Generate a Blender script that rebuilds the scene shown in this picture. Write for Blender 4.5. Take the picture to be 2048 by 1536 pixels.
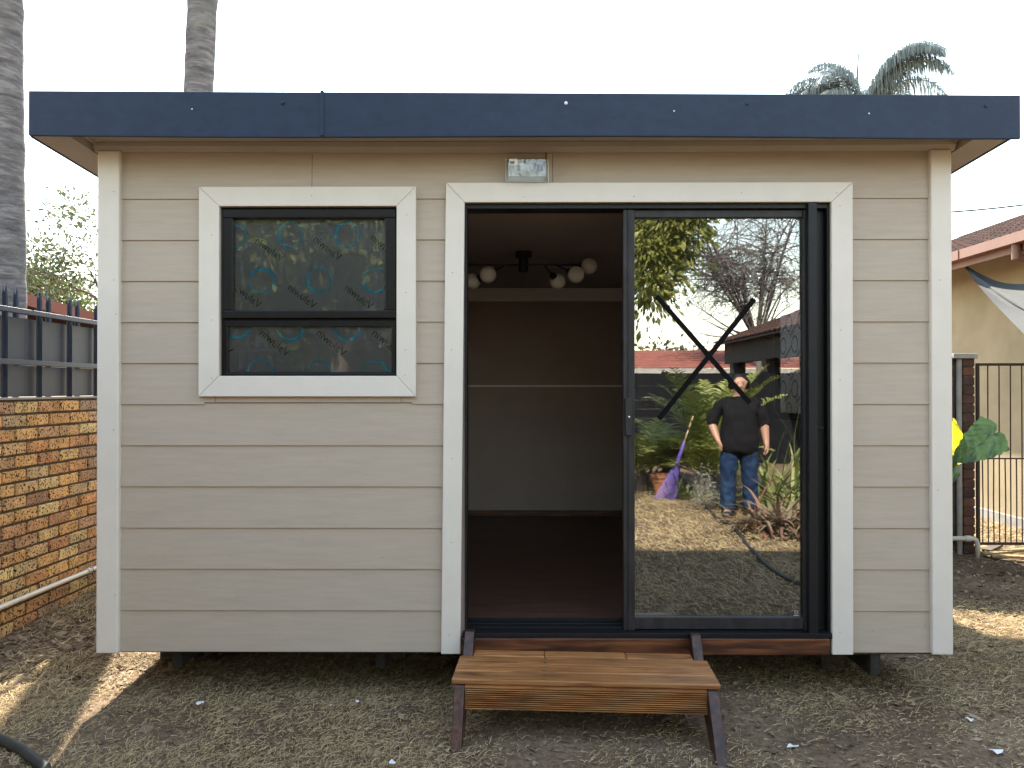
import bpy, bmesh, math, random
import numpy as np
from mathutils import Vector, Matrix, Euler

random.seed(7)
rng = np.random.default_rng(7)
R = math.radians
sc = bpy.context.scene
for o in list(bpy.data.objects):
    bpy.data.objects.remove(o)
COL = sc.collection

# ------------------------------------------------------------------ camera
CAM = Vector((0.0, -3.75, 1.5))
F = 1538.0                                   # focal length in photo pixels (2048 wide)
CROT = Euler((R(90.37), 0, R(0.3)), 'XYZ')
cd = bpy.data.cameras.new('camera')
cd.sensor_width = 36.0
cd.lens = F / 2048 * 36.0
cd.clip_start = 0.05
cd.clip_end = 2000
cam = bpy.data.objects.new('camera', cd)
cam.location = CAM
cam.rotation_euler = CROT
COL.objects.link(cam)
sc.camera = cam

# ------------------------------------------------------------------ light
SUN_TO = Vector((-0.285, 1.0, 0.93)).normalized()      # towards the sun, behind the cabin
elev = math.asin(SUN_TO.z)
azim = math.atan2(SUN_TO.x, SUN_TO.y)
w = bpy.data.worlds.new('World')
sc.world = w
w.use_nodes = True
nt = w.node_tree
sky = nt.nodes.new('ShaderNodeTexSky')
sky.sky_type = 'NISHITA'
sky.sun_disc = False
sky.sun_elevation = elev
sky.sun_rotation = azim
sky.altitude = 1400
sky.air_density = 2.3
sky.dust_density = 0.25
sky.ozone_density = 1.8
hz = nt.nodes.new('ShaderNodeHueSaturation')           # dusty, pale winter sky
hz.inputs['Saturation'].default_value = 0.7
nt.links.new(sky.outputs[0], hz.inputs['Color'])
nt.links.new(hz.outputs[0], nt.nodes['Background'].inputs[0])
nt.nodes['Background'].inputs[1].default_value = 0.15
sl = bpy.data.lights.new('sun', 'SUN')
sl.energy = 4.9
sl.angle = R(0.5)
sl.color = (1.0, 0.90, 0.75)
so = bpy.data.objects.new('sun', sl)
so.rotation_euler = (-SUN_TO).to_track_quat('-Z', 'Y').to_euler()
so.location = (-6, 20, 18)
COL.objects.link(so)
sc.view_settings.view_transform = 'Standard'
sc.view_settings.look = 'None'
sc.view_settings.gamma = 1.0
sc.view_settings.use_curve_mapping = False
sc.view_settings.exposure = 2.05
sc.render.engine = 'CYCLES'
sc.cycles.use_denoising = True
sc.cycles.max_bounces = 8
sc.cycles.diffuse_bounces = 5
sc.cycles.transparent_max_bounces = 24
sc.cycles.sample_clamp_indirect = 6.0
sc.cycles.caustics_reflective = False
sc.cycles.caustics_refractive = False

# ------------------------------------------------------------------ helpers
_RM = CROT.to_matrix()
def at(px, py, Y):
    """world point on the plane y = Y seen at photo pixel (px, py)"""
    d = _RM @ Vector(((px - 1024) / F, (768 - py) / F, -1))
    return CAM + d * ((Y - CAM.y) / d.y)
def X(px, py=800, Y=0.0): return at(px, py, Y).x
def Z(py, px=1024, Y=0.0): return at(px, py, Y).z
GY = 0.035                                    # plane of the sliding glass
def rf(px, py, D):
    """real place of something seen in the sliding glass, D metres along the mirrored view"""
    p = at(px, py, CAM.y + D)
    return Vector((p.x, 2 * GY - p.y, p.z))

ORG = {}
def link(o, parent=None):
    COL.objects.link(o)
    if parent is not None:
        o.parent = parent
    ORG[o.name] = ORG.get(parent.name, Vector()) if parent is not None else Vector()
    return o
def thing(name, label, cat, loc=(0, 0, 0), group=None):
    o = bpy.data.objects.new(name, None)
    o.empty_display_size = 0.1
    COL.objects.link(o)
    o.location = loc
    ORG[o.name] = Vector(loc)
    return tag(o, label, cat, group)
def tag(o, label=None, cat=None, group=None, kind=None):
    if label: o['label'] = label
    if cat: o['category'] = cat
    if group: o['group'] = group
    if kind: o['kind'] = kind
    return o

class MB:
    def __init__(s):
        s.v = []; s.f = []; s.sm = False
    def add(s, vs, fs):
        n = len(s.v)
        s.v += [tuple(p) for p in vs]
        s.f += [tuple(i + n for i in f) for f in fs]
        return s
    def box(s, x0, x1, y0, y1, z0, z1):
        return s.add([(x0,y0,z0),(x1,y0,z0),(x1,y1,z0),(x0,y1,z0),(x0,y0,z1),(x1,y0,z1),(x1,y1,z1),(x0,y1,z1)],
                     [(0,3,2,1),(4,5,6,7),(0,1,5,4),(1,2,6,5),(2,3,7,6),(3,0,4,7)])
    def prism(s, poly, axis, a, b):
        """poly: 2-D points; axis 'y' -> (x,z) polygon extruded from y=a to y=b, and so on"""
        n = len(poly)
        def P(p, t):
            return {'x': (t, p[0], p[1]), 'y': (p[0], t, p[1]), 'z': (p[0], p[1], t)}[axis]
        vs = [P(p, a) for p in poly] + [P(p, b) for p in poly]
        fs = [tuple(range(n)), tuple(reversed(range(n, 2 * n)))]
        fs += [(i, n + i, n + (i + 1) % n, (i + 1) % n) for i in range(n)]
        return s.add(vs, fs)
    def bar(s, p, q, w, h, up=(0, 0, 1)):
        p = Vector(p); q = Vector(q); d = (q - p).normalized()
        u = d.cross(Vector(up))
        if u.length < 1e-4: u = d.cross(Vector((1, 0, 0)))
        u.normalize(); v = u.cross(d).normalized()
        c = [(-1,-1),(1,-1),(1,1),(-1,1)]
        vs = [e + u * (a * w / 2) + v * (b * h / 2) for e in (p, q) for a, b in c]
        return s.add(vs, [(0,1,2,3),(7,6,5,4),(0,4,5,1),(1,5,6,2),(2,6,7,3),(3,7,4,0)])
    def tube(s, pts, rad, n=8, cap=True):
        pts = [Vector(p) for p in pts]
        if not hasattr(rad, '__len__'): rad = [rad] * len(pts)
        k = len(s.v); prev = None
        for i, p in enumerate(pts):
            d = (pts[min(i + 1, len(pts) - 1)] - pts[max(i - 1, 0)])
            d = d.normalized() if d.length > 1e-9 else Vector((0, 0, 1))
            if prev is None:
                u = d.cross(Vector((0, 0, 1)))
                if u.length < 0.05: u = d.cross(Vector((0, 1, 0)))
            else:
                u = prev - d * prev.dot(d)
            u.normalize(); prev = u; v = d.cross(u)
            for j in range(n):
                a = 2 * math.pi * j / n
                s.v.append(tuple(p + (u * math.cos(a) + v * math.sin(a)) * rad[i]))
        for i in range(len(pts) - 1):
            for j in range(n):
                s.f.append((k + i*n + j, k + i*n + (j+1) % n, k + (i+1)*n + (j+1) % n, k + (i+1)*n + j))
        if cap:
            s.f.append(tuple(k + j for j in reversed(range(n))))
            s.f.append(tuple(k + (len(pts)-1)*n + j for j in range(n)))
        return s
    def lathe(s, c, prof, n=16):
        c = Vector(c)
        return s.tube_rings([[c + Vector((r * math.cos(2*math.pi*j/n), r * math.sin(2*math.pi*j/n), z)) for j in range(n)] for r, z in prof])
    def tube_rings(s, rings, cap=True):
        k = len(s.v); n = len(rings[0])
        for r in rings: s.v += [tuple(p) for p in r]
        for i in range(len(rings) - 1):
            for j in range(n):
                s.f.append((k + i*n + j, k + i*n + (j+1) % n, k + (i+1)*n + (j+1) % n, k + (i+1)*n + j))
        if cap:
            s.f.append(tuple(k + j for j in reversed(range(n))))
            s.f.append(tuple(k + (len(rings)-1)*n + j for j in range(n)))
        return s
    def ball(s, c, r, seg=14, rings=9, sc3=(1, 1, 1)):
        c = Vector(c); prof = []
        for i in range(rings + 1):
            a = -math.pi/2 + math.pi * i / rings
            prof.append((max(math.cos(a), 0.02) * r, math.sin(a) * r))
        rr = [[c + Vector((q * math.cos(2*math.pi*j/seg) * sc3[0], q * math.sin(2*math.pi*j/seg) * sc3[1], z * sc3[2])) for j in range(seg)] for q, z in prof]
        return s.tube_rings(rr)
    def build(s, name, mat, parent=None, smooth=False, bevel=0, kind=None, seg=2):
        me = bpy.data.meshes.new(name)
        og = ORG.get(parent.name, Vector()) if parent is not None else Vector()
        me.from_pydata([(a - og.x, b - og.y, c - og.z) for a, b, c in s.v], [], s.f)
        me.update()
        if smooth: me.shade_smooth()
        o = bpy.data.objects.new(name, me)
        if mat: me.materials.append(mat)
        link(o, parent)
        if bevel:
            m = o.modifiers.new('bevel', 'BEVEL'); m.width = bevel; m.segments = seg; m.limit_method = 'ANGLE'; m.angle_limit = R(30)
        if kind: o['kind'] = kind
        return o

def np_mesh(name, V, Fq, mat, parent=None, attr=None, smooth=False):
    """V (n,3), Fq (m,k) all faces the same size"""
    me = bpy.data.meshes.new(name)
    og = ORG.get(parent.name, Vector()) if parent is not None else Vector()
    V = np.asarray(V, dtype=np.float32) - np.array(og, dtype=np.float32)
    m, k = Fq.shape
    me.vertices.add(len(V)); me.vertices.foreach_set('co', V.ravel())
    me.loops.add(m * k); me.loops.foreach_set('vertex_index', Fq.astype(np.int32).ravel())
    me.polygons.add(m)
    me.polygons.foreach_set('loop_start', np.arange(0, m * k, k, dtype=np.int32))
    if smooth: me.polygons.foreach_set('use_smooth', np.ones(m, dtype=bool))
    me.update(calc_edges=True)
    if attr is not None:
        a = me.attributes.new('tone', 'FLOAT', 'POINT')
        a.data.foreach_set('value', np.asarray(attr, dtype=np.float32))
    if mat: me.materials.append(mat)
    o = bpy.data.objects.new(name, me)
    return link(o, parent)

def copy_obj(o, parent, loc, rot=None, scale=None):
    c = o.copy(); COL.objects.link(c); c.parent = parent
    c.location = loc
    if rot is not None: c.rotation_euler = rot
    if scale is not None: c.scale = scale
    return c

def vnoise(x, y, seed=0, freq=1.0):
    """smooth value noise on arrays"""
    g = np.random.default_rng(seed).random((64, 64))
    x = np.asarray(x) * freq + 31.7; y = np.asarray(y) * freq + 17.3
    xi = np.floor(x).astype(int); yi = np.floor(y).astype(int)
    fx = x - xi; fy = y - yi
    fx = fx * fx * (3 - 2 * fx); fy = fy * fy * (3 - 2 * fy)
    a = g[xi % 64, yi % 64]; b = g[(xi+1) % 64, yi % 64]; c = g[xi % 64, (yi+1) % 64]; d = g[(xi+1) % 64, (yi+1) % 64]
    return (a*(1-fx)+b*fx)*(1-fy) + (c*(1-fx)+d*fx)*fy

# ------------------------------------------------------------------ materials
def mat(name, base, rough=0.6, var=0.12, scale=8.0, stretch=(1, 1, 1), bump=0.0, bscale=60.0, metal=0.0, spec=0.5,
        second=None, sec_scale=3.0, sec_lo=0.45, sec_hi=0.6, coat=0.0):
    m = bpy.data.materials.new(name); m.use_nodes = True
    n = m.node_tree.nodes; L = m.node_tree.links
    b = n['Principled BSDF']
    b.inputs['Roughness'].default_value = rough; b.inputs['Metallic'].default_value = metal
    b.inputs['Specular IOR Level'].default_value = spec
    if coat: b.inputs['Coat Weight'].default_value = coat
    tc = n.new('ShaderNodeTexCoord'); oi = n.new('ShaderNodeObjectInfo')
    off = n.new('ShaderNodeVectorMath'); off.operation = 'SCALE'; off.inputs[0].default_value = (13.1, 7.7, 5.3)
    L.new(oi.outputs['Random'], off.inputs['Scale'])
    ad = n.new('ShaderNodeVectorMath'); ad.operation = 'ADD'
    L.new(tc.outputs['Object'], ad.inputs[0]); L.new(off.outputs[0], ad.inputs[1])
    mp = n.new('ShaderNodeMapping'); mp.inputs['Scale'].default_value = stretch
    L.new(ad.outputs[0], mp.inputs[0])
    no = n.new('ShaderNodeTexNoise'); no.inputs['Scale'].default_value = scale; no.inputs['Detail'].default_value = 5
    no.inputs['Roughness'].default_value = 0.6
    L.new(mp.outputs[0], no.inputs['Vector'])
    cr = n.new('ShaderNodeValToRGB')
    lo = [max(c * (1 - var), 0) for c in base]; hi = [c * (1 + var) for c in base]
    cr.color_ramp.elements[0].position = 0.3; cr.color_ramp.elements[1].position = 0.7
    cr.color_ramp.elements[0].color = (*lo, 1); cr.color_ramp.elements[1].color = (*hi, 1)
    L.new(no.outputs['Fac'], cr.inputs[0])
    out = cr.outputs[0]
    if second:
        n2 = n.new('ShaderNodeTexNoise'); n2.inputs['Scale'].default_value = sec_scale; n2.inputs['Detail'].default_value = 6
        L.new(mp.outputs[0], n2.inputs['Vector'])
        r2 = n.new('ShaderNodeValToRGB'); r2.color_ramp.elements[0].position = sec_lo; r2.color_ramp.elements[1].position = sec_hi
        L.new(n2.outputs['Fac'], r2.inputs[0])
        mx = n.new('ShaderNodeMix'); mx.data_type = 'RGBA'
        L.new(r2.outputs[0], mx.inputs['Factor']); L.new(out, mx.inputs['A']); mx.inputs['B'].default_value = (*second, 1)
        out = mx.outputs['Result']
    L.new(out, b.inputs['Base Color'])
    if bump:
        nb = n.new('ShaderNodeTexNoise'); nb.inputs['Scale'].default_value = bscale; nb.inputs['Detail'].default_value = 4
        L.new(mp.outputs[0], nb.inputs['Vector'])
        bm = n.new('ShaderNodeBump'); bm.inputs['Strength'].default_value = bump; bm.inputs['Distance'].default_value = 0.01
        L.new(nb.outputs['Fac'], bm.inputs['Height']); L.new(bm.outputs[0], b.inputs['Normal'])
    m['out'] = 1
    return m

def leafmat(name, cols, trans=0.35, rough=0.5, attr=False):
    """cols: list of colours picked at random per leaf; light passes through"""
    m = bpy.data.materials.new(name); m.use_nodes = True
    n = m.node_tree.nodes; L = m.node_tree.links
    b = n['Principled BSDF']; b.inputs['Roughness'].default_value = rough; b.inputs['Specular IOR Level'].default_value = 0.35
    if attr:
        g = n.new('ShaderNodeAttribute'); g.attribute_name = 'tone'; src = g.outputs['Fac']
    else:
        g = n.new('ShaderNodeNewGeometry'); src = g.outputs['Random Per Island']
    cr = n.new('ShaderNodeValToRGB')
    els = cr.color_ramp.elements
    els[0].position = 0; els[0].color = (*cols[0], 1)
    els[1].position = 1; els[1].color = (*cols[-1], 1)
    for i, c in enumerate(cols[1:-1]):
        e = els.new((i + 1) / (len(cols) - 1)); e.color = (*c, 1)
    L.new(src, cr.inputs[0]); L.new(cr.outputs[0], b.inputs['Base Color'])
    if trans > 0:
        t = n.new('ShaderNodeBsdfTranslucent'); L.new(cr.outputs[0], t.inputs[0])
        mx = n.new('ShaderNodeMixShader'); mx.inputs[0].default_value = trans
        L.new(b.outputs[0], mx.inputs[1]); L.new(t.outputs[0], mx.inputs[2])
        L.new(mx.outputs[0], n['Material Output'].inputs[0])
    return m

def glassmat(name, refl, tint, bump=0.0, bscale=3.0, rough=0.0):
    m = bpy.data.materials.new(name); m.use_nodes = True
    n = m.node_tree.nodes; L = m.node_tree.links
    n.remove(n['Principled BSDF'])
    t = n.new('ShaderNodeBsdfTransparent'); t.inputs[0].default_value = (*tint, 1)
    g = n.new('ShaderNodeBsdfGlossy'); g.inputs['Roughness'].default_value = rough; g.inputs[0].default_value = (0.97, 0.98, 1.0, 1)
    fr = n.new('ShaderNodeFresnel'); fr.inputs[0].default_value = 1.5
    mt = n.new('ShaderNodeMath'); mt.operation = 'MULTIPLY_ADD'; mt.use_clamp = True
    L.new(fr.outputs[0], mt.inputs[0]); mt.inputs[1].default_value = 1.0; mt.inputs[2].default_value = refl
    mx = n.new('ShaderNodeMixShader'); L.new(mt.outputs[0], mx.inputs[0])
    L.new(t.outputs[0], mx.inputs[1]); L.new(g.outputs[0], mx.inputs[2])
    L.new(mx.outputs[0], n['Material Output'].inputs[0])
    if bump:
        tc = n.new('ShaderNodeTexCoord'); nb = n.new('ShaderNodeTexNoise'); nb.inputs['Scale'].default_value = bscale
        nb.inputs['Detail'].default_value = 2
        L.new(tc.outputs['Object'], nb.inputs['Vector'])
        bm = n.new('ShaderNodeBump'); bm.inputs['Strength'].default_value = bump; bm.inputs['Distance'].default_value = 0.01
        L.new(nb.outputs['Fac'], bm.inputs['Height']); L.new(bm.outputs[0], g.inputs['Normal'])
    return m

def brickmat(name, cols, spot=(0.02, 0.014, 0.011), spot_amt=0.56):
    m = bpy.data.materials.new(name); m.use_nodes = True
    n = m.node_tree.nodes; L = m.node_tree.links
    b = n['Principled BSDF']; b.inputs['Roughness'].default_value = 0.85; b.inputs['Specular IOR Level'].default_value = 0.25
    oi = n.new('ShaderNodeObjectInfo'); ge = n.new('ShaderNodeNewGeometry'); tc = n.new('ShaderNodeTexCoord')
    a = n.new('ShaderNodeMath'); a.operation = 'ADD'; L.new(oi.outputs['Random'], a.inputs[0]); L.new(ge.outputs['Random Per Island'], a.inputs[1])
    fr = n.new('ShaderNodeMath'); fr.operation = 'FRACT'; L.new(a.outputs[0], fr.inputs[0])
    cr = n.new('ShaderNodeValToRGB'); els = cr.color_ramp.elements
    els[0].position = 0; els[0].color = (*cols[0], 1); els[1].position = 1; els[1].color = (*cols[-1], 1)
    for i, c in enumerate(cols[1:-1]):
        e = els.new((i + 1) / (len(cols) - 1)); e.color = (*c, 1)
    L.new(fr.outputs[0], cr.inputs[0])
    off = n.new('ShaderNodeVectorMath'); off.operation = 'SCALE'; off.inputs[0].default_value = (31, 17, 23); L.new(fr.outputs[0], off.inputs['Scale'])
    ad = n.new('ShaderNodeVectorMath'); ad.operation = 'ADD'; L.new(tc.outputs['Object'], ad.inputs[0]); L.new(off.outputs[0], ad.inputs[1])
    n1 = n.new('ShaderNodeTexNoise'); n1.inputs['Scale'].default_value = 75; n1.inputs['Detail'].default_value = 3; L.new(ad.outputs[0], n1.inputs['Vector'])
    r1 = n.new('ShaderNodeValToRGB'); r1.color_ramp.elements[0].position = spot_amt; r1.color_ramp.elements[1].position = spot_amt + 0.05
    L.new(n1.outputs['Fac'], r1.inputs[0])
    n2 = n.new('ShaderNodeTexNoise'); n2.inputs['Scale'].default_value = 9; n2.inputs['Detail'].default_value = 5; L.new(ad.outputs[0], n2.inputs['Vector'])
    hs = n.new('ShaderNodeHueSaturation'); L.new(cr.outputs[0], hs.inputs['Color'])
    mr = n.new('ShaderNodeMapRange'); mr.inputs['From Min'].default_value = 0.3; mr.inputs['From Max'].default_value = 0.7
    mr.inputs['To Min'].default_value = 0.7; mr.inputs['To Max'].default_value = 1.25
    L.new(n2.outputs['Fac'], mr.inputs['Value']); L.new(mr.outputs[0], hs.inputs['Value'])
    mx = n.new('ShaderNodeMix'); mx.data_type = 'RGBA'; L.new(r1.outputs[0], mx.inputs['Factor'])
    L.new(hs.outputs[0], mx.inputs['A']); mx.inputs['B'].default_value = (*spot, 1)
    L.new(mx.outputs['Result'], b.inputs['Base Color'])
    bm = n.new('ShaderNodeBump'); bm.inputs['Strength'].default_value = 0.5; bm.inputs['Distance'].default_value = 0.006; bm.invert = True
    L.new(r1.outputs[0], bm.inputs['Height']); L.new(bm.outputs[0], b.inputs['Normal'])
    return m

def woodmat(name, lo, mid, hi, axis='x', rough=0.45, ring=9.0):
    m = bpy.data.materials.new(name); m.use_nodes = True
    n = m.node_tree.nodes; L = m.node_tree.links
    b = n['Principled BSDF']; b.inputs['Roughness'].default_value = rough
    tc = n.new('ShaderNodeTexCoord'); oi = n.new('ShaderNodeObjectInfo')
    off = n.new('ShaderNodeVectorMath'); off.operation = 'SCALE'; off.inputs[0].default_value = (3.1, 5.7, 4.3); L.new(oi.outputs['Random'], off.inputs['Scale'])
    ad = n.new('ShaderNodeVectorMath'); ad.operation = 'ADD'; L.new(tc.outputs['Object'], ad.inputs[0]); L.new(off.outputs[0], ad.inputs[1])
    mp = n.new('ShaderNodeMapping'); s = {'x': (0.9, 12, 12), 'y': (12, 0.9, 12), 'z': (12, 12, 0.9)}[axis]
    mp.inputs['Scale'].default_value = s; L.new(ad.outputs[0], mp.inputs[0])
    no = n.new('ShaderNodeTexNoise'); no.inputs['Scale'].default_value = ring * 0.5; no.inputs['Detail'].default_value = 6; no.inputs['Distortion'].default_value = 0.8
    L.new(mp.outputs[0], no.inputs['Vector'])
    cr = n.new('ShaderNodeValToRGB'); e = cr.color_ramp.elements
    e[0].position = 0.33; e[0].color = (*lo, 1); e[1].position = 0.68; e[1].color = (*hi, 1)
    q = e.new(0.5); q.color = (*mid, 1)
    L.new(no.outputs['Fac'], cr.inputs[0])
    # knots and smudges of dark stain
    mp2 = n.new('ShaderNodeMapping'); mp2.inputs['Scale'].default_value = {'x': (4, 11, 11), 'y': (11, 4, 11), 'z': (11, 11, 4)}[axis]; L.new(ad.outputs[0], mp2.inputs[0])
    n2 = n.new('ShaderNodeTexNoise'); n2.inputs['Scale'].default_value = 1.0; n2.inputs['Detail'].default_value = 4; L.new(mp2.outputs[0], n2.inputs['Vector'])
    r2 = n.new('ShaderNodeValToRGB'); r2.color_ramp.elements[0].position = 0.56; r2.color_ramp.elements[1].position = 0.75
    r2.color_ramp.elements[1].color = (0.6, 0.6, 0.6, 1)
    L.new(n2.outputs['Fac'], r2.inputs[0])
    mx = n.new('ShaderNodeMix'); mx.data_type = 'RGBA'; L.new(r2.outputs[0], mx.inputs['Factor']); L.new(cr.outputs[0], mx.inputs['A'])
    mx.inputs['B'].default_value = (*[c * 0.3 for c in lo], 1)
    hv = n.new('ShaderNodeHueSaturation'); mr = n.new('ShaderNodeMapRange'); mr.inputs['To Min'].default_value = 0.72; mr.inputs['To Max'].default_value = 1.2
    L.new(oi.outputs['Random'], mr.inputs['Value']); L.new(mr.outputs[0], hv.inputs['Value']); L.new(mx.outputs['Result'], hv.inputs['Color'])
    L.new(hv.outputs[0], b.inputs['Base Color'])
    bm = n.new('ShaderNodeBump'); bm.inputs['Strength'].default_value = 0.25; bm.inputs['Distance'].default_value = 0.004
    L.new(no.outputs['Fac'], bm.inputs['Height']); L.new(bm.outputs[0], b.inputs['Normal'])
    return m

M = {}
M['siding'] = mat('siding_paint', (0.45, 0.37, 0.295), 0.62, 0.06, 5, (1, 4, 10), 0.10, 45)
M['trim'] = mat('trim_paint', (0.71, 0.645, 0.57), 0.5, 0.035, 7, (1, 1, 1), 0.06, 60)
M['soffit'] = mat('soffit_paint', (0.40, 0.35, 0.31), 0.65, 0.06, 5, (1, 1, 1), 0.08, 50)
M['fascia'] = mat('fascia_coated_steel', (0.0145, 0.0265, 0.056), 0.5, 0.16, 14, (1, 1, 1.6), 0.04, 30, spec=0.3)
M['roof'] = mat('roof_steel', (0.09, 0.10, 0.12), 0.5, 0.1, 4)
M['alu'] = mat('dark_aluminium', (0.009, 0.009, 0.011), 0.42, 0.15, 12, spec=0.3)
M['alu2'] = mat('worn_dark_aluminium', (0.024, 0.022, 0.024), 0.45, 0.4, 26, (1, 1, 0.3), spec=0.35)
M['bronze'] = mat('bronze_aluminium', (0.010, 0.0085, 0.009), 0.38, 0.15, 12, spec=0.3)
M['black'] = mat('black_plastic', (0.012, 0.012, 0.013), 0.5, 0.1)
M['tape'] = mat('black_tape', (0.004, 0.004, 0.0045), 0.7, 0.15, 30, spec=0.1)
M['steel'] = mat('steel', (0.6, 0.6, 0.6), 0.3, 0.05, metal=1.0)
M['white'] = mat('white_plastic', (0.75, 0.75, 0.73), 0.4, 0.04)
M['pvc'] = mat('pvc_pipe', (0.62, 0.58, 0.48), 0.45, 0.1, 6)
M['glass'] = glassmat('door_glass', 0.17, (0.84, 0.85, 0.86), 0.02, 1.7)
M['glass_in'] = glassmat('inner_glass', 0.0, (0.95, 0.96, 0.96))
M['wglass'] = glassmat('window_glass', 0.008, (0.96, 0.97, 0.97), 0.012, 2.0)
M['int_wall'] = mat('interior_board', (0.40, 0.32, 0.28), 0.8, 0.06, 3)
M['int_ceil'] = mat('interior_ceiling', (0.38, 0.32, 0.31), 0.8, 0.05, 3)
M['int_trim'] = mat('interior_moulding', (0.88, 0.84, 0.79), 0.7, 0.04)
M['int_floor'] = woodmat('stained_floor', (0.05, 0.024, 0.017), (0.075, 0.035, 0.023), (0.105, 0.048, 0.03), 'x', 0.55)
M['deck'] = woodmat('oiled_decking', (0.20, 0.072, 0.024), (0.34, 0.145, 0.048), (0.45, 0.21, 0.072), 'x', 0.45)
M['redwood'] = woodmat('stained_beam', (0.035, 0.012, 0.007), (0.10, 0.032, 0.014), (0.22, 0.075, 0.026), 'x', 0.4, 6)
M['stringer'] = woodmat('stained_stringer', (0.03, 0.014, 0.011), (0.06, 0.025, 0.017), (0.13, 0.05, 0.03), 'y', 0.4, 6)
M['pole'] = woodmat('treated_pole', (0.05, 0.035, 0.025), (0.08, 0.055, 0.035), (0.12, 0.085, 0.05), 'y', 0.8)
M['darkwood'] = woodmat('tarred_bearer', (0.012, 0.011, 0.010), (0.02, 0.017, 0.015), (0.035, 0.028, 0.022), 'y', 0.8)
M['concrete'] = mat('concrete', (0.30, 0.28, 0.25), 0.9, 0.2, 9, bump=0.2)
M['mortar'] = mat('mortar', (0.075, 0.058, 0.042), 0.95, 0.35, 18, bump=0.4, bscale=90)
M['brick'] = brickmat('speckled_brick', [(0.60, 0.34, 0.14), (0.66, 0.42, 0.17), (0.48, 0.25, 0.12), (0.66, 0.46, 0.20), (0.44, 0.27, 0.16), (0.58, 0.30, 0.12), (0.32, 0.21, 0.15), (0.72, 0.56, 0.26), (0.55, 0.35, 0.17)], spot_amt=0.545)
M['brick2'] = brickmat('dark_brick', [(0.065, 0.038, 0.032), (0.11, 0.052, 0.036), (0.05, 0.034, 0.034), (0.14, 0.062, 0.04), (0.085, 0.048, 0.038)], spot_amt=0.62)
M['fence'] = mat('fence_paint', (0.019, 0.029, 0.055), 0.5, 0.14, 7, (1, 1, 0.4), 0.05, 30)
M['pale'] = mat('pale_paint', (0.05, 0.06, 0.085), 0.5, 0.15, 9)
M['fence_dark'] = mat('shade_darkened_boards', (0.007, 0.008, 0.010), 0.9, 0.3, 5, spec=0.1)  # base colour darkened to stand in for shade on the boundary fence
M['terracotta'] = mat('terracotta_paint', (0.40, 0.13, 0.075), 0.6, 0.15, 8)
M['gutter'] = mat('gutter_paint', (0.19, 0.085, 0.06), 0.6, 0.1, 6)
M['tile'] = mat('concrete_roof_tile', (0.085, 0.042, 0.032), 0.9, 0.3, 10, spec=0.1, second=(0.035, 0.026, 0.023), sec_scale=8, bump=0.2)
M['tile_red'] = mat('red_roof_tile', (0.24, 0.075, 0.05), 0.8, 0.2, 3)
M['plaster'] = mat('cream_plaster', (0.31, 0.245, 0.15), 0.9, 0.12, 3, second=(0.25, 0.195, 0.115), sec_scale=1.6, sec_lo=0.45, sec_hi=0.75, bump=0.15, bscale=40)
M['cloth'] = mat('shade_cloth', (0.036, 0.041, 0.045), 0.85, 0.15, 40)
M['gate'] = mat('gate_paint', (0.03, 0.018, 0.015), 0.5, 0.2, 10)
M['trunk'] = None
M['bark'] = mat('bark', (0.10, 0.075, 0.055), 0.9, 0.3, 8, (1, 1, 0.25), 0.5, 20)
M['twig'] = mat('grey_twig', (0.10, 0.085, 0.075), 0.9, 0.3, 20)
M['palm'] = leafmat('palm_frond', [(0.05, 0.075, 0.035), (0.09, 0.12, 0.05), (0.14, 0.16, 0.08)], 0.3)
M['palm_pale'] = leafmat('grey_palm_frond', [(0.13, 0.17, 0.17), (0.20, 0.24, 0.24), (0.28, 0.32, 0.31)], 0.4)
M['cycad'] = leafmat('cycad_frond', [(0.10, 0.14, 0.025), (0.25, 0.28, 0.06), (0.44, 0.44, 0.14)], 0.3)
M['leaf_a'] = leafmat('olive_leaf', [(0.045, 0.07, 0.02), (0.08, 0.11, 0.03), (0.13, 0.15, 0.045)], 0.4)
M['leaf_b'] = leafmat('grey_green_leaf', [(0.06, 0.08, 0.045), (0.10, 0.12, 0.06), (0.15, 0.16, 0.08)], 0.4)
M['leaf_c'] = leafmat('yellow_green_leaf', [(0.06, 0.085, 0.02), (0.15, 0.17, 0.035), (0.28, 0.27, 0.06), (0.09, 0.11, 0.025)], 0.3)
M['ear_g'] = None
M['strap'] = leafmat('strap_leaf', [(0.10, 0.14, 0.035), (0.20, 0.24, 0.07), (0.34, 0.34, 0.14)], 0.25)
M['dry'] = leafmat('withered_leaf', [(0.16, 0.085, 0.055), (0.24, 0.16, 0.10), (0.16, 0.15, 0.08), (0.30, 0.22, 0.14), (0.22, 0.09, 0.06)], 0.2)
M['grass'] = leafmat('dry_grass_blade', [(0.21, 0.165, 0.09), (0.34, 0.255, 0.135), (0.48, 0.365, 0.19), (0.66, 0.52, 0.29), (0.33, 0.26, 0.155)], 0.25, 0.7, attr=True)
M['litter'] = leafmat('leaf_litter', [(0.10, 0.07, 0.045), (0.22, 0.16, 0.10), (0.36, 0.28, 0.18), (0.17, 0.12, 0.08)], 0.1, 0.8)
M['hose'] = mat('hose_rubber', (0.03, 0.035, 0.032), 0.55, 0.2, 20)
M['paper'] = mat('paper', (0.75, 0.75, 0.76), 0.7, 0.04)
M['stick'] = woodmat('split_wood', (0.30, 0.20, 0.09), (0.42, 0.29, 0.13), (0.52, 0.38, 0.19), 'x', 0.7)
M['teal'] = mat('teal_ink', (0.0, 0.27, 0.42), 0.4, 0.05)
M['ink'] = mat('dark_ink', (0.012, 0.015, 0.02), 0.5, 0.05)
M['film_w'] = mat('white_film', (0.82, 0.85, 0.88), 0.25, 0.04, 6, bump=0.1, bscale=9)
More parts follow.
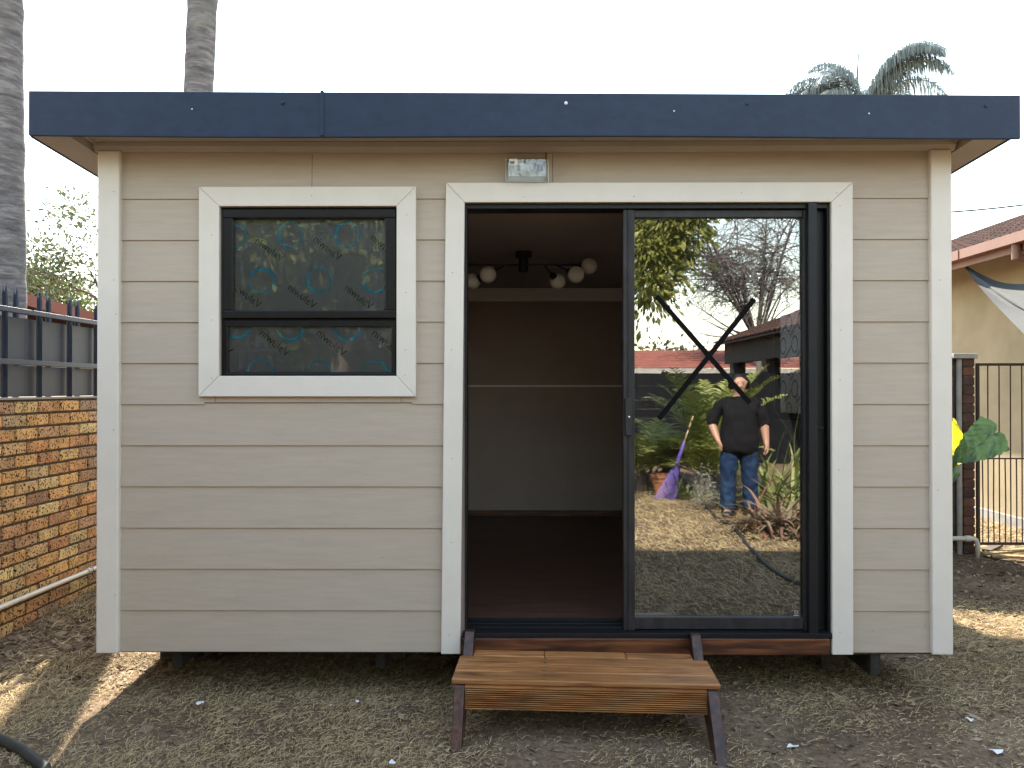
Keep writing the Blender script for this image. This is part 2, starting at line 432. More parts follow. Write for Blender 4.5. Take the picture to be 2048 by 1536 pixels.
M['globe'] = mat('opal_glass', (0.93, 0.90, 0.86), 0.25, 0.02)
def filmmat():
    m = bpy.data.materials.new('protective_film'); m.use_nodes = True
    n = m.node_tree.nodes; L = m.node_tree.links; n.remove(n['Principled BSDF'])
    tr = n.new('ShaderNodeBsdfTransparent'); tl = n.new('ShaderNodeBsdfTranslucent'); tl.inputs[0].default_value = (0.92, 0.95, 0.98, 1)
    gl = n.new('ShaderNodeBsdfGlossy'); gl.inputs['Roughness'].default_value = 0.34; gl.inputs[0].default_value = (0.9, 0.93, 0.95, 1)
    tc = n.new('ShaderNodeTexCoord'); mp = n.new('ShaderNodeMapping'); mp.inputs['Scale'].default_value = (1.6, 1, 0.7)
    nb = n.new('ShaderNodeTexNoise'); nb.inputs['Scale'].default_value = 14; nb.inputs['Detail'].default_value = 4; nb.inputs['Distortion'].default_value = 1.2
    L.new(tc.outputs['Object'], mp.inputs[0]); L.new(mp.outputs[0], nb.inputs['Vector'])
    bm = n.new('ShaderNodeBump'); bm.inputs['Strength'].default_value = 0.8; bm.inputs['Distance'].default_value = 0.012
    L.new(nb.outputs['Fac'], bm.inputs['Height']); L.new(bm.outputs[0], gl.inputs['Normal'])
    m1 = n.new('ShaderNodeMixShader'); m1.inputs[0].default_value = 0.8; L.new(tr.outputs[0], m1.inputs[1]); L.new(tl.outputs[0], m1.inputs[2])
    df = n.new('ShaderNodeBsdfDiffuse'); df.inputs[0].default_value = (0.74, 0.80, 0.90, 1)
    m3 = n.new('ShaderNodeMixShader'); m3.inputs[0].default_value = 0.15; L.new(m1.outputs[0], m3.inputs[1]); L.new(df.outputs[0], m3.inputs[2]); m1 = m3
    m2 = n.new('ShaderNodeMixShader'); m2.inputs[0].default_value = 0.045; L.new(m1.outputs[0], m2.inputs[1]); L.new(gl.outputs[0], m2.inputs[2])
    L.new(m2.outputs[0], n['Material Output'].inputs[0])
    return m
M['film'] = filmmat()
M['film_back'] = leafmat('backlit_film', [(0.95, 0.97, 0.99), (0.95, 0.97, 0.99)], 0.93, 0.3)

def trunkmat():
    m = bpy.data.materials.new('ringed_palm_bark'); m.use_nodes = True
    n = m.node_tree.nodes; L = m.node_tree.links
    b = n['Principled BSDF']; b.inputs['Roughness'].default_value = 0.85; b.inputs['Specular IOR Level'].default_value = 0.2
    tc = n.new('ShaderNodeTexCoord')
    mp = n.new('ShaderNodeMapping'); mp.inputs['Scale'].default_value = (1.6, 1.6, 8.0); L.new(tc.outputs['Object'], mp.inputs[0])
    no = n.new('ShaderNodeTexNoise'); no.inputs['Scale'].default_value = 2.2; no.inputs['Detail'].default_value = 7; no.inputs['Roughness'].default_value = 0.65; no.inputs['Distortion'].default_value = 0.6
    L.new(mp.outputs[0], no.inputs['Vector'])
    cr = n.new('ShaderNodeValToRGB'); e = cr.color_ramp.elements
    e[0].position = 0.28; e[0].color = (0.055, 0.05, 0.052, 1); e[1].position = 0.72; e[1].color = (0.26, 0.24, 0.24, 1)
    q = e.new(0.5); q.color = (0.13, 0.118, 0.12, 1)
    L.new(no.outputs['Fac'], cr.inputs[0])
    n2 = n.new('ShaderNodeTexNoise'); n2.inputs['Scale'].default_value = 3.0; n2.inputs['Detail'].default_value = 3; L.new(tc.outputs['Object'], n2.inputs['Vector'])
    r2 = n.new('ShaderNodeValToRGB'); r2.color_ramp.elements[0].position = 0.55; r2.color_ramp.elements[1].position = 0.75; r2.color_ramp.elements[1].color = (0.5, 0.5, 0.5, 1)
    L.new(n2.outputs['Fac'], r2.inputs[0])
    mx = n.new('ShaderNodeMix'); mx.data_type = 'RGBA'; L.new(r2.outputs[0], mx.inputs['Factor']); L.new(cr.outputs[0], mx.inputs['A']); mx.inputs['B'].default_value = (0.20, 0.21, 0.16, 1)
    L.new(mx.outputs['Result'], b.inputs['Base Color'])
    bm = n.new('ShaderNodeBump'); bm.inputs['Strength'].default_value = 0.7; bm.inputs['Distance'].default_value = 0.03
    L.new(no.outputs['Fac'], bm.inputs['Height']); L.new(bm.outputs[0], b.inputs['Normal'])
    return m
M['trunk'] = trunkmat()

def soilmat():
    m = bpy.data.materials.new('dusty_soil'); m.use_nodes = True
    n = m.node_tree.nodes; L = m.node_tree.links
    b = n['Principled BSDF']; b.inputs['Roughness'].default_value = 0.95; b.inputs['Specular IOR Level'].default_value = 0.15
    tc = n.new('ShaderNodeTexCoord')
    def noise(s, d=6, r=0.6):
        q = n.new('ShaderNodeTexNoise'); q.inputs['Scale'].default_value = s; q.inputs['Detail'].default_value = d; q.inputs['Roughness'].default_value = r
        L.new(tc.outputs['Object'], q.inputs['Vector']); return q
    a = noise(1.3); c = noise(38, 5, 0.7)
    r1 = n.new('ShaderNodeValToRGB'); e = r1.color_ramp.elements
    e[0].position = 0.3; e[0].color = (0.11, 0.075, 0.052, 1); e[1].position = 0.68; e[1].color = (0.24, 0.175, 0.118, 1)
    L.new(a.outputs['Fac'], r1.inputs[0])
    r2 = n.new('ShaderNodeValToRGB'); r2.color_ramp.elements[0].position = 0.35; r2.color_ramp.elements[1].position = 0.7
    r2.color_ramp.elements[0].color = (0.55, 0.55, 0.55, 1); r2.color_ramp.elements[1].color = (1.45, 1.4, 1.3, 1)
    L.new(c.outputs['Fac'], r2.inputs[0])
    mx = n.new('ShaderNodeMix'); mx.data_type = 'RGBA'; mx.blend_type = 'MULTIPLY'; mx.inputs['Factor'].default_value = 1
    L.new(r1.outputs[0], mx.inputs['A']); L.new(r2.outputs[0], mx.inputs['B']); L.new(mx.outputs['Result'], b.inputs['Base Color'])
    bm = n.new('ShaderNodeBump'); bm.inputs['Strength'].default_value = 0.8; bm.inputs['Distance'].default_value = 0.02
    L.new(c.outputs['Fac'], bm.inputs['Height']); L.new(bm.outputs[0], b.inputs['Normal'])
    return m
M['soil'] = soilmat()

# ================================================================== GROUND
def gz(x, y):
    h = 0.045 * (vnoise(x, y, 3, 0.9) - 0.5) + 0.02 * (vnoise(x, y, 4, 3.1) - 0.5)
    return h
def axis_pts(lo, hi, step, far):
    mid = np.arange(lo, hi + step * 0.5, step)
    out = [lo]
    s = step
    a = []; v = lo
    while v > -far:
        s *= 1.6; v -= s; a.append(v)
    bq = []; v = hi; s = step
    while v < far:
        s *= 1.6; v += s; bq.append(v)
    return np.array(a[::-1] + list(mid) + bq)
gx = axis_pts(-5, 6, 0.09, 500); gy = axis_pts(-9, 6, 0.09, 500)
GX, GYY = np.meshgrid(gx, gy, indexing='ij')
GZ = gz(GX, GYY)
far = np.clip((np.maximum(np.abs(GX), np.abs(GYY)) - 9) / 10, 0, 1)
GZ = GZ * (1 - far)
V = np.stack([GX.ravel(), GYY.ravel(), GZ.ravel()], 1)
ni, nj = GX.shape
ii, jj = np.meshgrid(np.arange(ni - 1), np.arange(nj - 1), indexing='ij')
k0 = (ii * nj + jj).ravel()
Fq = np.stack([k0, k0 + nj, k0 + nj + 1, k0 + 1], 1)
g = np_mesh('ground', V, Fq, M['soil'], smooth=True)
g['kind'] = 'structure'

def blades(x, y, length, width, tone, flat=0.75, seed=1):
    r = np.random.default_rng(seed)
    n = len(x)
    az = r.random(n) * 2 * np.pi
    el = np.clip(r.normal(0.35, 0.32, n), -0.02, 1.3) * flat
    d = np.stack([np.cos(az) * np.cos(el), np.sin(az) * np.cos(el), np.sin(el)], 1)
    side = np.stack([-np.sin(az), np.cos(az), np.zeros(n)], 1)
    bend = r.normal(0, 0.25, n)[:, None]
    b0 = np.stack([x, y, gz(x, y) + 0.002 + r.random(n) * 0.008], 1)
    m1 = b0 + d * (length * 0.55)[:, None] + np.array([0, 0, 1]) * (length * 0.08)[:, None] + side * bend * (length * 0.3)[:, None]
    t1 = b0 + d * length[:, None] * np.array([1, 1, 0.7]) + side * bend * (length)[:, None]
    wv = side * (width * 0.5)[:, None] + np.array([0, 0, 1]) * (width * 0.25)[:, None]
    V = np.stack([b0 - wv, b0 + wv, m1 + wv * 0.85, m1 - wv * 0.85, t1 + wv * 0.12, t1 - wv * 0.12], 1).reshape(-1, 3)
    k = np.arange(n) * 6
    Fq = np.concatenate([np.stack([k, k + 1, k + 2, k + 3], 1), np.stack([k + 3, k + 2, k + 4, k + 5], 1)])
    return V, Fq, np.repeat(tone, 6)
def scatter(n, x0, x1, y0, y1, thr, seed):
    r = np.random.default_rng(seed)
    x = r.uniform(x0, x1, n); y = r.uniform(y0, y1, n)
    dens = 0.55 * vnoise(x, y, 11, 1.1) + 0.3 * vnoise(x, y, 12, 3.4) + 0.15 * vnoise(x, y, 13, 9.0)
    dens = dens - 0.3 * ((x > 2.0) & (y > 1.7) & (y < 3.3))
    keep = dens + r.normal(0, 0.07, n) > thr
    return x[keep], y[keep], dens[keep], r
def make_grass():
    VV = []; FF = []; TT = []; off = 0
    for (n, x0, x1, y0, y1, thr, s, L0, W0) in [
            (150000, -2.7, 2.7, -1.25, 0.55, 0.50, 1, 0.026, 0.0020),
            (30000, -3.08, -1.8, 0.0, 3.2, 0.56, 2, 0.045, 0.0030),
            (50000, 2.0, 4.6, -0.2, 3.2, 0.46, 3, 0.036, 0.0028),
            (9000, 3.6, 5.3, 3.3, 6.5, 0.2, 4, 0.05, 0.006),
            (52000, -0.5, 4.8, -7.4, -1.25, 0.30, 5, 0.055, 0.0065)]:
        x, y, dn, r = scatter(n, x0, x1, y0, y1, thr, s)
        m = len(x)
        L = L0 * r.lognormal(0, 0.45, m); W = W0 * r.uniform(0.6, 1.3, m)
        grn = vnoise(x, y, 21, 0.8)
        tone = np.clip(r.normal(0.64 if y1 < -1 else 0.52, 0.24, m) - (grn > 0.62) * r.random(m) * 0.5, 0, 1)  # same grass toned lighter behind the camera to brighten the sunlit lawn's reflection
        v, f, t = blades(x, y, L, W, tone, 0.7, s + 50)
        VV.append(v); FF.append(f + off); TT.append(t); off += len(v)
    for (n, x0, x1, y0, y1, thr, s, L0, W0) in [(20000, -2.7, 2.7, -1.25, 0.45, 0.36, 31, 0.022, 0.0023), (2500, -3.08, -1.8, 0.0, 3.0, 0.36, 32, 0.045, 0.0032), (5000, 2.0, 4.6, -0.2, 3.0, 0.36, 33, 0.038, 0.003)]:
        x, y, dn, r = scatter(n, x0, x1, y0, y1, thr, s); m = len(x)
        v, f, t = blades(x, y, L0 * r.lognormal(0, 0.45, m), W0 * r.uniform(0.5, 1.3, m), np.clip(r.normal(0.72, 0.08, m), 0, 1), 0.3, s + 50)
        v[:, 2] += 0.006
        VV.append(v); FF.append(f + off); TT.append(t); off += len(v)
    o = np_mesh('dry_grass', np.concatenate(VV), np.concatenate(FF), M['grass'], attr=np.concatenate(TT))
    tag(o, 'short dry straw-coloured grass covering the yard', 'grass', kind='stuff')
    # flat bits: fallen leaves, wood chips and crumbs
    VV = []; FF = []; off = 0
    for (n, x0, x1, y0, y1, s, S) in [(2600, -2.7, 2.7, -1.25, 0.5, 7, 0.012), (5000, -3.08, -1.9, 0.1, 3.2, 8, 0.017), (3000, 2.0, 4.6, 0.4, 3.2, 9, 0.017)]:
        r = np.random.default_rng(s)
        x = r.uniform(x0, x1, n); y = r.uniform(y0, y1, n); a = r.random(n) * 6.28
        l = S * r.lognormal(0, 0.5, n); wd = l * r.uniform(0.25, 0.55, n)
        z = gz(x, y) + 0.006
        c = np.stack([x, y, z], 1); u = np.stack([np.cos(a), np.sin(a), r.normal(0, .25, n)], 1) * l[:, None]; q = np.stack([-np.sin(a), np.cos(a), r.normal(0, .3, n)], 1) * wd[:, None]
        v = np.stack([c - u, c + q + [0, 0, .003], c + u, c - q], 1).reshape(-1, 3)
        k = np.arange(n) * 4 + off
        VV.append(v); FF.append(np.stack([k, k + 1, k + 2, k + 3], 1)); off += len(v)
    o = np_mesh('leaf_litter', np.concatenate(VV), np.concatenate(FF), M['litter'])
    tag(o, 'scattered dead leaves and wood chips lying on the bare soil', 'leaf litter', kind='stuff')
make_grass()

# ================================================================== CABIN
XL = X(201, 700); XR = X(1897, 700)            # outer faces of the corner posts
ZB = 0.2235; PITCH = 0.2003
ROOF_L, ROOF_R = X(57, 250, -0.235), X(2040, 250, -0.235)
YF = -0.22                                     # back of the front fascia
YR = 3.40                                      # rear wall
SL = 0.052
def zs(y): return 2.662 - SL * (y + 0.235)     # lower edge of the fascia
def zq(y): return zs(y) + 0.042                 # soffit level, set up behind the fascia
cabin = thing('garden_cabin', 'beige lap-sided cabin with flat dark blue roof edge, white-framed window and sliding glass door', 'cabin', (0.06, 1.6, 0.0))

wx0, wx1, wz0, wz1 = X(443), X(795), Z(752), Z(415)          # window opening
dx0, dx1, dz0, dz1 = X(930), X(1658), Z(1271), Z(408)        # door opening
fl = Z(1262)                                                # floor level

def board(name, x0, x1, zb, h, y0=0.0, flip=None, parent=cabin):
    """lap board, its lower edge proud of the board below"""
    t = 0.0125
    m = MB()
    prof = [(y0 - t, zb), (y0 + 0.004, zb), (y0 + 0.004, zb + h + 0.006), (y0 - 0.005, zb + h + 0.006)]
    m.prism(prof, 'x', x0, x1)
    return m.build(name, M['siding'], parent, bevel=0.0012, seg=1)
lx0 = X(238, 800); lx1 = X(888 + 6)
ww0, ww1 = X(403) + 0.02, X(833) - 0.02
rx0, rx1 = X(1690), X(1862)
NB = 12
for k in range(NB):
    zb = ZB + k * PITCH
    h = PITCH if k < 11 else 2.69 - zb
    jit = random.uniform(-0.0008, 0.0008)
    ymid = zb + h
    if k == 11:
        a, b = X(625, 340), X(1105, 340)
        for p, q in ((lx0, a - 0.001), (a + 0.001, b - 0.0008), (b + 0.0008, rx1)):
            board('siding_board', p, q, zb, h, 0.0)
        continue
    if zb < wz1 + 0.05 and ymid > wz0 - 0.09:
        board('siding_board', lx0, ww0 if not (k == 5) else ww0, zb + jit, h)
        board('siding_board', ww1, lx1, zb - jit, h)
        if k == 10:
            pass
    else:
        board('siding_board', lx0, lx1, zb + jit, h)
    board('siding_board', rx0, rx1, zb + jit * 0.5 + 0.001, h)
# filler strip below the window trim
zf = Z(805)
for p_, q_ in ((400, 431.6), (432.4, 802.6), (803.4, 836)):
    m = MB(); m.box(X(p_), X(q_), -0.012, -0.003, zf, Z(790)); m.build('window_filler_strip', M['siding'], cabin, bevel=0.001, seg=1)

# wall core with the openings left free (lining seen from inside)
m = MB()
y0, y1 = 0.006, 0.085
xl, xr = XL + 0.02, XR - 0.02
m.box(xl, wx0, y0, y1, ZB + 0.01, 2.66); m.box(wx0, wx1, y0, y1, ZB + 0.01, wz0); m.box(wx0, wx1, y0, y1, wz1, 2.66)
m.box(wx1, dx0, y0, y1, ZB + 0.01, 2.66); m.box(dx0, dx1, y0, y1, dz1, 2.66); m.box(dx1, xr, y0, y1, ZB + 0.01, 2.66)
m.build('front_wall', M['int_wall'], cabin)
# side and rear walls; the right one has a window
SW = (0.95, 2.29, 1.27, 2.20)                  # y0 y1 z0 z1 of the side window
m = MB(); m.prism([(y1 + .002, ZB + .01), (YR, ZB + .01), (YR, zq(YR)), (y1 + .002, zq(y1))], 'x', xl, xl + .07); m.build('side_wall', M['int_wall'], cabin)
m = MB(); q0, q1 = xr - 0.07, xr
m.box(q0, q1, y1 + 0.002, SW[0], ZB + 0.01, 2.53); m.box(q0, q1, SW[1], YR, ZB + 0.01, 2.53)
m.box(q0, q1, SW[0], SW[1], ZB + 0.01, SW[2]); m.box(q0, q1, SW[0], SW[1], SW[3], 2.53)
m.prism([(y1 + .002, 2.532), (YR, 2.532), (YR, zq(YR)), (y1 + .002, zq(y1))], 'x', q0, q1)
m.build('side_wall', M['int_wall'], cabin)
m = MB(); m.box(xl, xr, YR + 0.002, YR + 0.07, ZB + 0.01, 2.52); m.build('rear_wall', M['siding'], cabin)
for k in range(NB):                            # lap boards of the two long sides
    zb = ZB + k * PITCH
    h = min(PITCH, 2.55 - zb)
    for s, xx in ((-1, xl), (1, xr)):
        pr = [(xx + s * 0.016, zb), (xx - s * 0.0, zb), (xx - s * 0.0, zb + h), (xx + s * 0.004, zb + h)]
        spans = [(0.03, YR)]
        if s == 1 and zb + h > SW[2] - 0.05 and zb < SW[3] + 0.05: spans = [(0.03, SW[0] - 0.02), (SW[1] + 0.02, YR)]
        for a, b in spans:
            mm = MB(); mm.prism(pr, 'y', a, b); mm.build('siding_board', M['siding'], cabin)
# side window
sw = MB(); xq = XR - 0.045
for a, b, c, d in ((SW[0], SW[1], SW[2], SW[2] + .05), (SW[0], SW[1], SW[3] - .05, SW[3]), (SW[0], SW[0] + .05, SW[2] + .05, SW[3] - .05), (SW[1] - .05, SW[1], SW[2] + .05, SW[3] - .05), (SW[0] + .05, SW[1] - .05, 1.66, 1.70)):
    sw.box(xq - 0.025, xq + 0.025, a, b, c, d)
swo = sw.build('side_window', M['bronze'], cabin)
m = MB(); m.add([(xq - .003, SW[0] + .05, 1.70), (xq - .003, SW[1] - .05, 1.70), (xq - .003, SW[1] - .05, SW[3] - .05), (xq - .003, SW[0] + .05, SW[3] - .05)], [(0, 1, 2, 3)]); m.build('film', M['film_back'], swo)
m = MB(); m.add([(xq - .003, SW[0] + .05, SW[2] + .05), (xq - .003, SW[1] - .05, SW[2] + .05), (xq - .003, SW[1] - .05, 1.66), (xq - .003, SW[0] + .05, 1.66)], [(0, 1, 2, 3)]); m.build('film', M['film_back'], swo)
m = MB(); m.box(xq + 0.002, xq + 0.006, SW[0] + .05, SW[1] - .05, 1.70, SW[3] - .05); m.build('pane', M['glass_in'], swo)
m = MB(); m.box(xq + 0.002, xq + 0.006, SW[0] + .05, SW[1] - .05, SW[2] + .05, 1.66); m.build('pane', M['glass_in'], swo)

# corner posts
for a, b, c in ((X(201, 700), X(244, 800), 0), (X(1856, 800), X(1897, 700), 1)):
    m = MB(); m.box(a, b, -0.034, -0.0005, ZB - 0.003, zq(-0.03) - 0.036)
    if c == 0: m.box(a - 0.0, a + 0.02, 0.0, 0.07, ZB - 0.003, 2.65)
    else: m.box(b - 0.02, b, 0.0, 0.07, ZB - 0.003, 2.65)
    m.build('corner_trim', M['trim'], cabin, bevel=0.006)

# window trim, mitred
def trim(poly, nm): 
    m = MB(); m.prism(poly, 'y', -0.036, -0.012); return m.build(nm, M['trim'], cabin, bevel=0.003)
ox0, ox1, oz0, oz1 = X(403, 585), X(833.5, 585), Z(793, 620), Z(377, 620)
ix0, ix1, iz0, iz1 = wx0, wx1, wz0, wz1; e = 0.0005
trim([(ox0 + e, oz1), (ox1 - e, oz1), (ix1 - e, iz1), (ix0 + e, iz1)], 'window_trim')
trim([(ix0 + e, iz0), (ix1 - e, iz0), (ox1 - e, oz0), (ox0 + e, oz0)], 'window_trim')
trim([(ox0, oz1 - e), (ix0, iz1 - e), (ix0, iz0 + e), (ox0, oz0 + e)], 'window_trim')
trim([(ix1, iz1 - e), (ox1, oz1 - e), (ox1, oz0 + e), (ix1, iz0 + e)], 'window_trim')
# door trim
tx0, tx1, tz1, tz0 = X(893, 600), X(1700, 600), Z(369), ZB - 0.002
trim([(tx0 + e, tz1), (tx1 - e, tz1), (dx1 - e, dz1), (dx0 + e, dz1)], 'door_trim')
trim([(tx0, tz1 - e), (dx0, dz1 - e), (dx0 - 0.02, tz0), (tx0 - 0.022, tz0)], 'door_trim')
trim([(dx1, dz1 - e), (tx1, tz1 - e), (tx1 - 0.004, tz0), (dx1 - 0.001, tz0)], 'door_trim')
# nail heads
m = MB()
def nail(px, py, y=-0.0365, s=0.0022):
    p = at(px, py, y); m.ball(p, s, 6, 4, (1, 0.4, 1))
for px, py in ((423, 470), (423, 640), (814, 430), (812, 585), (811, 700), (623, 391), (423, 757), (810, 750), (1047, 394), (1268, 393), (1483, 386), (1674, 386),
               (905, 545), (903, 700), (905, 917), (903, 1085), (898, 1270), (1680, 412), (1682, 660), (1680, 760), (1678, 940), (1680, 1265), (227, 383), (228, 560), (232, 628), (230, 1190), (227, 860), (1880, 560), (1876, 980)):
    nail(px, py)
for px, py in ((1178, 327), (445, 680), (475, 1195), (460, 1110), (860, 1040), (835, 1200), (700, 950), (1850, 560), (1848, 905), (1850, 1085), (1850, 1250), (1745, 1262), (560, 1270), (640, 925), (330, 1115), (765, 1115)):
    nail(px, py, -0.017, 0.0018)
m.build('nail_heads', M['black'], cabin, kind='stuff')

# ---- window
def frame_bars(m, x0, x1, z0, z1, t, ya, yb, tb=None, tt=None, tr=None):
    tb = tb or t; tt = tt or t; tr = tr or t
    m.box(x0, x1, ya, yb, z0, z0 + tb); m.box(x0, x1, ya, yb, z1 - tt, z1)
    m.box(x0, x0 + t, ya + 0.0006, yb, z0 + tb, z1 - tt); m.box(x1 - tr, x1, ya + 0.0006, yb, z0 + tb, z1 - tt)
win = MB(); frame_bars(win, wx0, wx1, wz0, wz1, 0.02, 0.0, 0.05)
win.box(wx0 + 0.02, wx1 - 0.02, 0.002, 0.05, Z(652), Z(638))
window = win.build('window', M['bronze'], cabin, bevel=0.002)
m = MB(); sx0, sx1, sz0, sz1 = X(446), X(792), Z(637), Z(419)
frame_bars(m, sx0, sx1, sz0, sz1, X(468) - X(446), -0.02, 0.03, Z(621) - Z(637), Z(419) - Z(437))
m.build('sash', M['bronze'], window, bevel=0.005)
m = MB(); frame_bars(m, X(449), X(791), Z(751), Z(641), 0.018, -0.006, 0.03, 0.012, 0.03); m.build('bead', M['bronze'], window, bevel=0.003)
panes = [(X(466), X(774), Z(623), Z(435)), (X(454), X(786), Z(750), Z(652))]
for a, b, c, d in panes:
    m = MB(); m.box(a, b, 0.008, 0.012, c, d); m.build('pane', M['wglass'], window)
    m = MB(); m.add([(a, .0165, c), (b, .0165, c), (b, .0165, d), (a, .0165, d)], [(0, 1, 2, 3)]); m.build('film', M['film'], window)
# film printing: rings and mirrored lettering
fcurve = bpy.data.curves.new('lettering', 'FONT')
fcurve.body = 'Valuwin'; fcurve.size = 1.0; fcurve.align_x = 'CENTER'; fcurve.align_y = 'CENTER'; fcurve.resolution_u = 3; fcurve.shear = 0.15; fcurve.offset = 0.006
fo = bpy.data.objects.new('lettering', fcurve); COL.objects.link(fo)
dg = bpy.context.evaluated_depsgraph_get()
TXT = bpy.data.meshes.new_from_object(fo.evaluated_get(dg)); bpy.data.objects.remove(fo)
txy = [(v.co.x, v.co.y) for v in TXT.vertices]; tfaces = [tuple(p.vertices) for p in TXT.polygons]
def clip_poly(poly, box):
    for ax, lim, sg in ((0, box[0], 1), (0, box[1], -1), (1, box[2], 1), (1, box[3], -1)):
        out = []
        for i in range(len(poly)):
            p, q = poly[i], poly[(i + 1) % len(poly)]
            a, b = (p[ax] - lim) * sg, (q[ax] - lim) * sg
            if a >= 0: out.append(p)
            if (a >= 0) != (b >= 0):
                t = a / (a - b); out.append((p[0] + (q[0] - p[0]) * t, p[1] + (q[1] - p[1]) * t))
        poly = out
        if not poly: break
    return poly
def print_text(px, py, ang, size, box, parent, y, mirror=True, place=None, mtl=None):
    c = at(px, py, y); s = -1 if mirror else 1
    ca, sa = math.cos(ang), math.sin(ang)
    P = [(c.x + s * (x * ca - z * sa) * size, c.z + (x * sa + z * ca) * size) for x, z in txy]
    m = MB()
    for f in tfaces:
        pl = clip_poly([P[i] for i in f], box)
        if len(pl) > 2: m.add([(a, y, b) for a, b in pl], [tuple(range(len(pl)))])
    if m.f: m.build('film_lettering', mtl or M['ink'], parent)
def print_ring(px, py, rad, box, parent, y, rot=0.5, mtl=None):
    c = at(px, py, y); m = MB(); n = 40
    def seg(r0f, r1f):
        for i in range(n):
            a0, a1 = 2*math.pi*i/n, 2*math.pi*(i+1)/n
            pl = [(c.x + r0f(a0)*math.cos(a0), c.z + r0f(a0)*math.sin(a0)), (c.x + r1f(a0)*math.cos(a0), c.z + r1f(a0)*math.sin(a0)),
                  (c.x + r1f(a1)*math.cos(a1), c.z + r1f(a1)*math.sin(a1)), (c.x + r0f(a1)*math.cos(a1), c.z + r0f(a1)*math.sin(a1))]
            pl = clip_poly(pl, box)
            if len(pl) > 2: m.add([(a, y, b) for a, b in pl], [tuple(range(len(pl)))])
    seg(lambda a: rad * 0.955, lambda a: rad)
    seg(lambda a: rad * (0.86 - 0.11 * max(0, math.cos(a - rot))), lambda a: rad * 0.92)
    if m.f: m.build('film_ring', mtl or M['teal'], parent)
def flat_print(polys, name, mtl, parent, x, yc, zc, box):
    m = MB()
    for pl in polys:
        pl = clip_poly([(yc - u, zc + v) for u, v in pl], box)
        if len(pl) > 2: m.add([(x, a, b) for a, b in pl], [tuple(range(len(pl)))])
    if m.f: m.build(name, mtl, parent)
def ring_polys(r0, r1, n=36): return [[(r0 * math.cos(6.2832 * i / n), r0 * math.sin(6.2832 * i / n)), (r1 * math.cos(6.2832 * i / n), r1 * math.sin(6.2832 * i / n)), (r1 * math.cos(6.2832 * (i + 1) / n), r1 * math.sin(6.2832 * (i + 1) / n)), (r0 * math.cos(6.2832 * (i + 1) / n), r0 * math.sin(6.2832 * (i + 1) / n))] for i in range(n)]
ca, sa = math.cos(R(32)), math.sin(R(32))
tpolys = [[((txy[i][0] * ca - txy[i][1] * sa) * .056, (txy[i][0] * sa + txy[i][1] * ca) * .056) for i in f] for f in tfaces]
for zlo, zhi in ((1.70, SW[3] - .05), (SW[2] + .05, 1.66)):
    bxs = (SW[0] + .05, SW[1] - .05, zlo, zhi)
    for r_ in range(6):
        for c_ in range(7):
            yq_ = 2.17 - c_ * .245 + (r_ % 2) * .122; zq_ = 2.16 - r_ * .165
            flat_print(ring_polys(.054, .066), 'film_ring', M['teal'], swo, xq - .0055, yq_, zq_, bxs)
            flat_print(tpolys, 'film_lettering', M['ink'], swo, xq - .0055, yq_ - .10, zq_ - .055, bxs)
def wpx(cx, cy): return 380 + cx / 3.267, 350 + cy / 3.267
fy = 0.0150
bx = panes[0]
for cx, cy in ((285, 400), (655, 390), (1025, 390), (470, 690), (845, 690), (1210, 690)):
    print_ring(*wpx(cx, cy), 0.066, bx, window, fy, 0.8 + (cx % 7) * 0.6)
for cx, cy in ((520, 490), (900, 480), (1275, 470), (375, 790), (1105, 800), (735, 795)):
    print_text(*wpx(cx, cy), R(38), 0.052, bx, window, fy)
bx = panes[1]
for cx, cy in ((310, 985), (660, 1000), (1030, 1000), (460, 1290), (845, 1300), (1213, 1300)):
    print_ring(*wpx(cx, cy), 0.068, bx, window, fy, -1.2 + (cx % 5) * 0.5)
for cx, cy in ((555, 1100), (925, 1100), (1290, 1100), (180, 1090)):
    print_text(*wpx(cx, cy), R(40), 0.056, bx, window, fy)

# ---- door frame, sliding door, fixed door
m = MB()
m.box(dx0, dx1, -0.008, 0.10, Z(418), dz1)                   # head
m.box(dx0, dx0 + 0.010, -0.010, 0.10, dz0, Z(418)); m.box(dx1 - 0.075, dx1, 0.030, 0.10, dz0, Z(418))
m.box(dx1 - 0.012, dx1, -0.012, 0.03, dz0, Z(418)); 
m.build('door_frame', M['alu'], cabin, bevel=0.002)
m = MB(); m.box(dx0 - 0.01, dx1, -0.035, 0.10, dz0, dz0 + 0.022); m.box(dx0, dx1, 0.028, 0.036, dz0 + .022, dz0 + 0.034); m.box(dx0, dx1, 0.066, 0.074, dz0 + .022, dz0 + 0.04); m.box(dx0, dx1, 0.094, 0.10, dz0 + .022, dz0 + 0.06)
m.build('door_track', M['alu'], cabin, bevel=0.0015)
px0, px1, pz0, pz1 = X(1247), X(1622), Z(1260), Z(418.5)
m = MB()
gz0, gz1, gx0, gx1 = Z(1236), Z(434), X(1270), X(1609)
m.box(gx0, gx1, 0.014, 0.050, pz0, gz0); m.box(gx0, gx1, 0.014, 0.050, gz1, pz1)
m.box(px0, gx0, 0.006, 0.054, pz0 - 0.004, pz1); m.box(gx1, px1, 0.006, 0.054, pz0 - 0.004, pz1)
m.box(px0 + 0.022, px0 + 0.030, -0.001, 0.006, pz0, pz1)
sdoor = m.build('sliding_door', M['alu2'], cabin, bevel=0.003)
m = MB(); m.box(X(1613), X(1631), -0.028, 0.006, Z(1268), Z(407)); m.build('weather_strip', M['alu'], cabin, bevel=0.003)
m = MB(); m.box(gx0, gx1, GY - 0.003, GY + 0.003, gz0, gz1); m.build('pane', M['glass'], sdoor)
ty = GY - 0.0045
